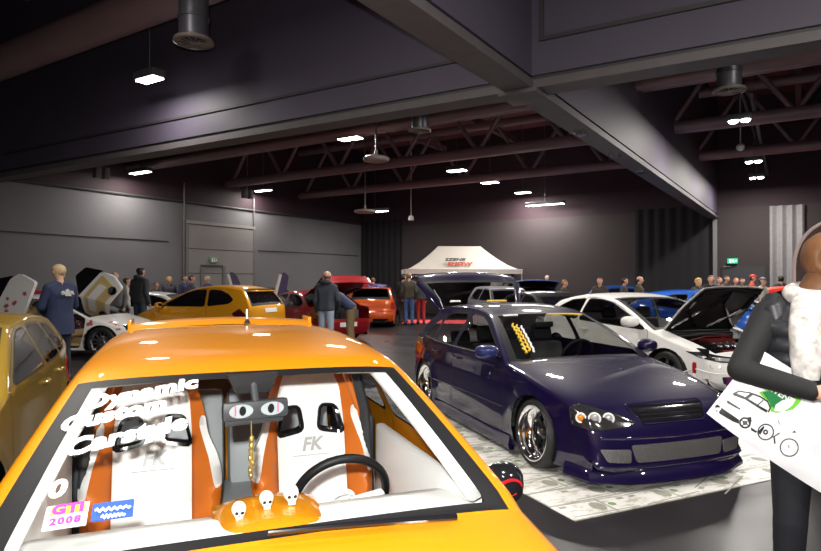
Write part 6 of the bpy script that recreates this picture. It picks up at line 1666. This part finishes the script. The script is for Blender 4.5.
sl = math.atan2(az - ez, hd_ * .98)
T = frame((-.35, -hd_ * .66 - .03, ez + (az - ez) * .30 + .0), (1, 0, 0), (0, math.cos(sl * .85), math.sin(sl * .85)))
text_obj('tent_lettering', 'SZENE', .30, Matrix.Translation((0, -.06, .12)) @ T, INK, tent, .01, shear=.3, bold=.01); text_obj('tent_lettering', 'SHOW', .34, Matrix.Translation((.18, -.12, -.06)) @ T, mat('logo_red', (.50, .04, .02), .6, noise=.1), tent, .01, shear=.3, bold=.012)
# dark feather banner at the right
BNY = 5.6; bx = X(806, BNY); 
ban = empty('feather_banner', (bx, BNY, 0), R(-28), 'dark brown feather banner with pale swirls behind the woman', 'banner')
zt_ = Zh(222, BNY); pl = [(-.08, .25), (-.08, zt_ - .42)] + [(.24 - .32 * math.cos(a), zt_ - .42 + .42 * math.sin(a)) for a in [R(90) * i / 8 for i in range(1, 9)]] + [(.46, zt_), (.56, zt_ - .06), (.56, .25)]
Fz = Matrix(((1, 0, 0, 0), (0, 0, -1, 0), (0, 1, 0, 0), (0, 0, 0, 1)))
mb = MB(); mb.prism(pl, -.004, .004, 0, Fz); mb.build('banner_cloth', mat('banner_brown', (.035, .016, .015), .8, noise=.2), ban, smooth=0)
mb = MB(); mb.tube([(-.09, 0, .02)] + [(a - .012, 0, b_ + .006) for a, b_ in pl[1:12]], .016, 8); mb.build('pole', mat('banner_pole', (.40, .30, .28), .5, noise=.1), ban)
mb = MB(); mb.lathe([(.0005, .0), (.22, .0), (.20, .04), (.03, .06), (.03, .25)], 20, 0, Matrix.Translation((-.09, 0, 0))); mb.build('base', M['black'], ban)
mb = MB()
for z0, r in ((zt_ - .52, .10), (zt_ - .82, .12)):
    mb.tube([(.16 + r * (1 - t * .5) * math.cos(t * 7), -.008, z0 + r * (1 - t * .5) * math.sin(t * 7)) for t in [i / 24 for i in range(25)]], .012, 6); mb.tube([(.05, -.008, z0 - .12), (.15, -.008, z0 - .02), (.30, -.008, z0 + .05)], .010, 6)
mb.build('swirl_print', mat('swirl_beige', (.34, .24, .21), .7, noise=.1), ban)
# rope stand by the white hatchback
SX, SY = X(694, 6.9), 6.9
stn = empty('rope_stand', (SX, SY, 0), 0, 'thin white rope stand with red top before the white hatchback', 'rope stand')
mb = MB(); mb.lathe([(.0005, .03), (.13, .02), (.14, 0)], 20); mb.build('base', M['plate_white'], stn); mb = MB(); mb.tube([(0, 0, .02), (0, 0, .56)], .016, 10); mb.build('pole', M['plate_white'], stn); mb = MB(); mb.tube([(0, 0, .55), (0, 0, .64)], [.02, .024], 10); mb.ball((0, 0, .65), .024, 0, None, 10); mb.build('red_cap', M['red_lens'], stn)
mb = MB(); a = Vector((X(694, 6.9), 6.9, .60)); 
for bq in (Vector((X(655, 8.0), 8.0, .42)), Vector((X(752, 6.3), 6.3, .66))):
    mb.tube([a.lerp(bq, t) - Vector((0, 0, .05 * math.sin(math.pi * t))) for t in [i / 10 for i in range(11)]], .008, 6)
tag(mb.build('barrier_rope', M['plate_white']), 'white cord tied to the rope stand with red top', 'rope')

# ================================================================ light of the place, camera
wd = bpy.data.worlds.new('hall_air'); SC.world = wd; wd.use_nodes = True; wd.node_tree.nodes['Background'].inputs[0].default_value = (.8, .7, .8, 1); wd.node_tree.nodes['Background'].inputs[1].default_value = .0
FLASH = bpy.data.lights.new('camera_flash', 'AREA'); FLASH.shape = 'RECTANGLE'; FLASH.size = .07; FLASH.size_y = .045; FLASH.energy = 110; FLASH.color = (1, .98, .95)
fo = bpy.data.objects.new('camera_flash', FLASH); COL.objects.link(fo); fo.location = (-.06, -.02, EYE + .16); fo.rotation_euler = (R(86), 0, 0)
cam = bpy.data.cameras.new('camera'); co = bpy.data.objects.new('camera', cam); COL.objects.link(co); cam.sensor_width = 36; cam.lens = 36 * F_PX / 821; cam.clip_start = .02; cam.clip_end = 200
co.location = (0, 0, EYE); co.rotation_euler = (R(90) + math.atan(4.5 / F_PX), 0, 0); SC.camera = co
SC.view_settings.view_transform = 'Standard'; SC.view_settings.look = 'None'; SC.view_settings.gamma = 1; SC.view_settings.exposure = .45
SC.cycles.use_denoising = True; SC.cycles.max_bounces = 8; SC.cycles.transparent_max_bounces = 16; SC.cycles.sample_clamp_indirect = 6

for o in list(bpy.data.objects):
    if o.get('category') == 'car' and not o.get('group'): o['group'] = 'show cars parked in the hall'
    if o.name.startswith('floodlight') and o.get('category') and not o.get('group'): o['group'] = 'floodlights hanging from the roof'
    if o.name.startswith('air_diffuser'): o['group'] = 'round air diffusers'
    if o.name.startswith('roof_truss'): o['group'] = 'roof trusses'
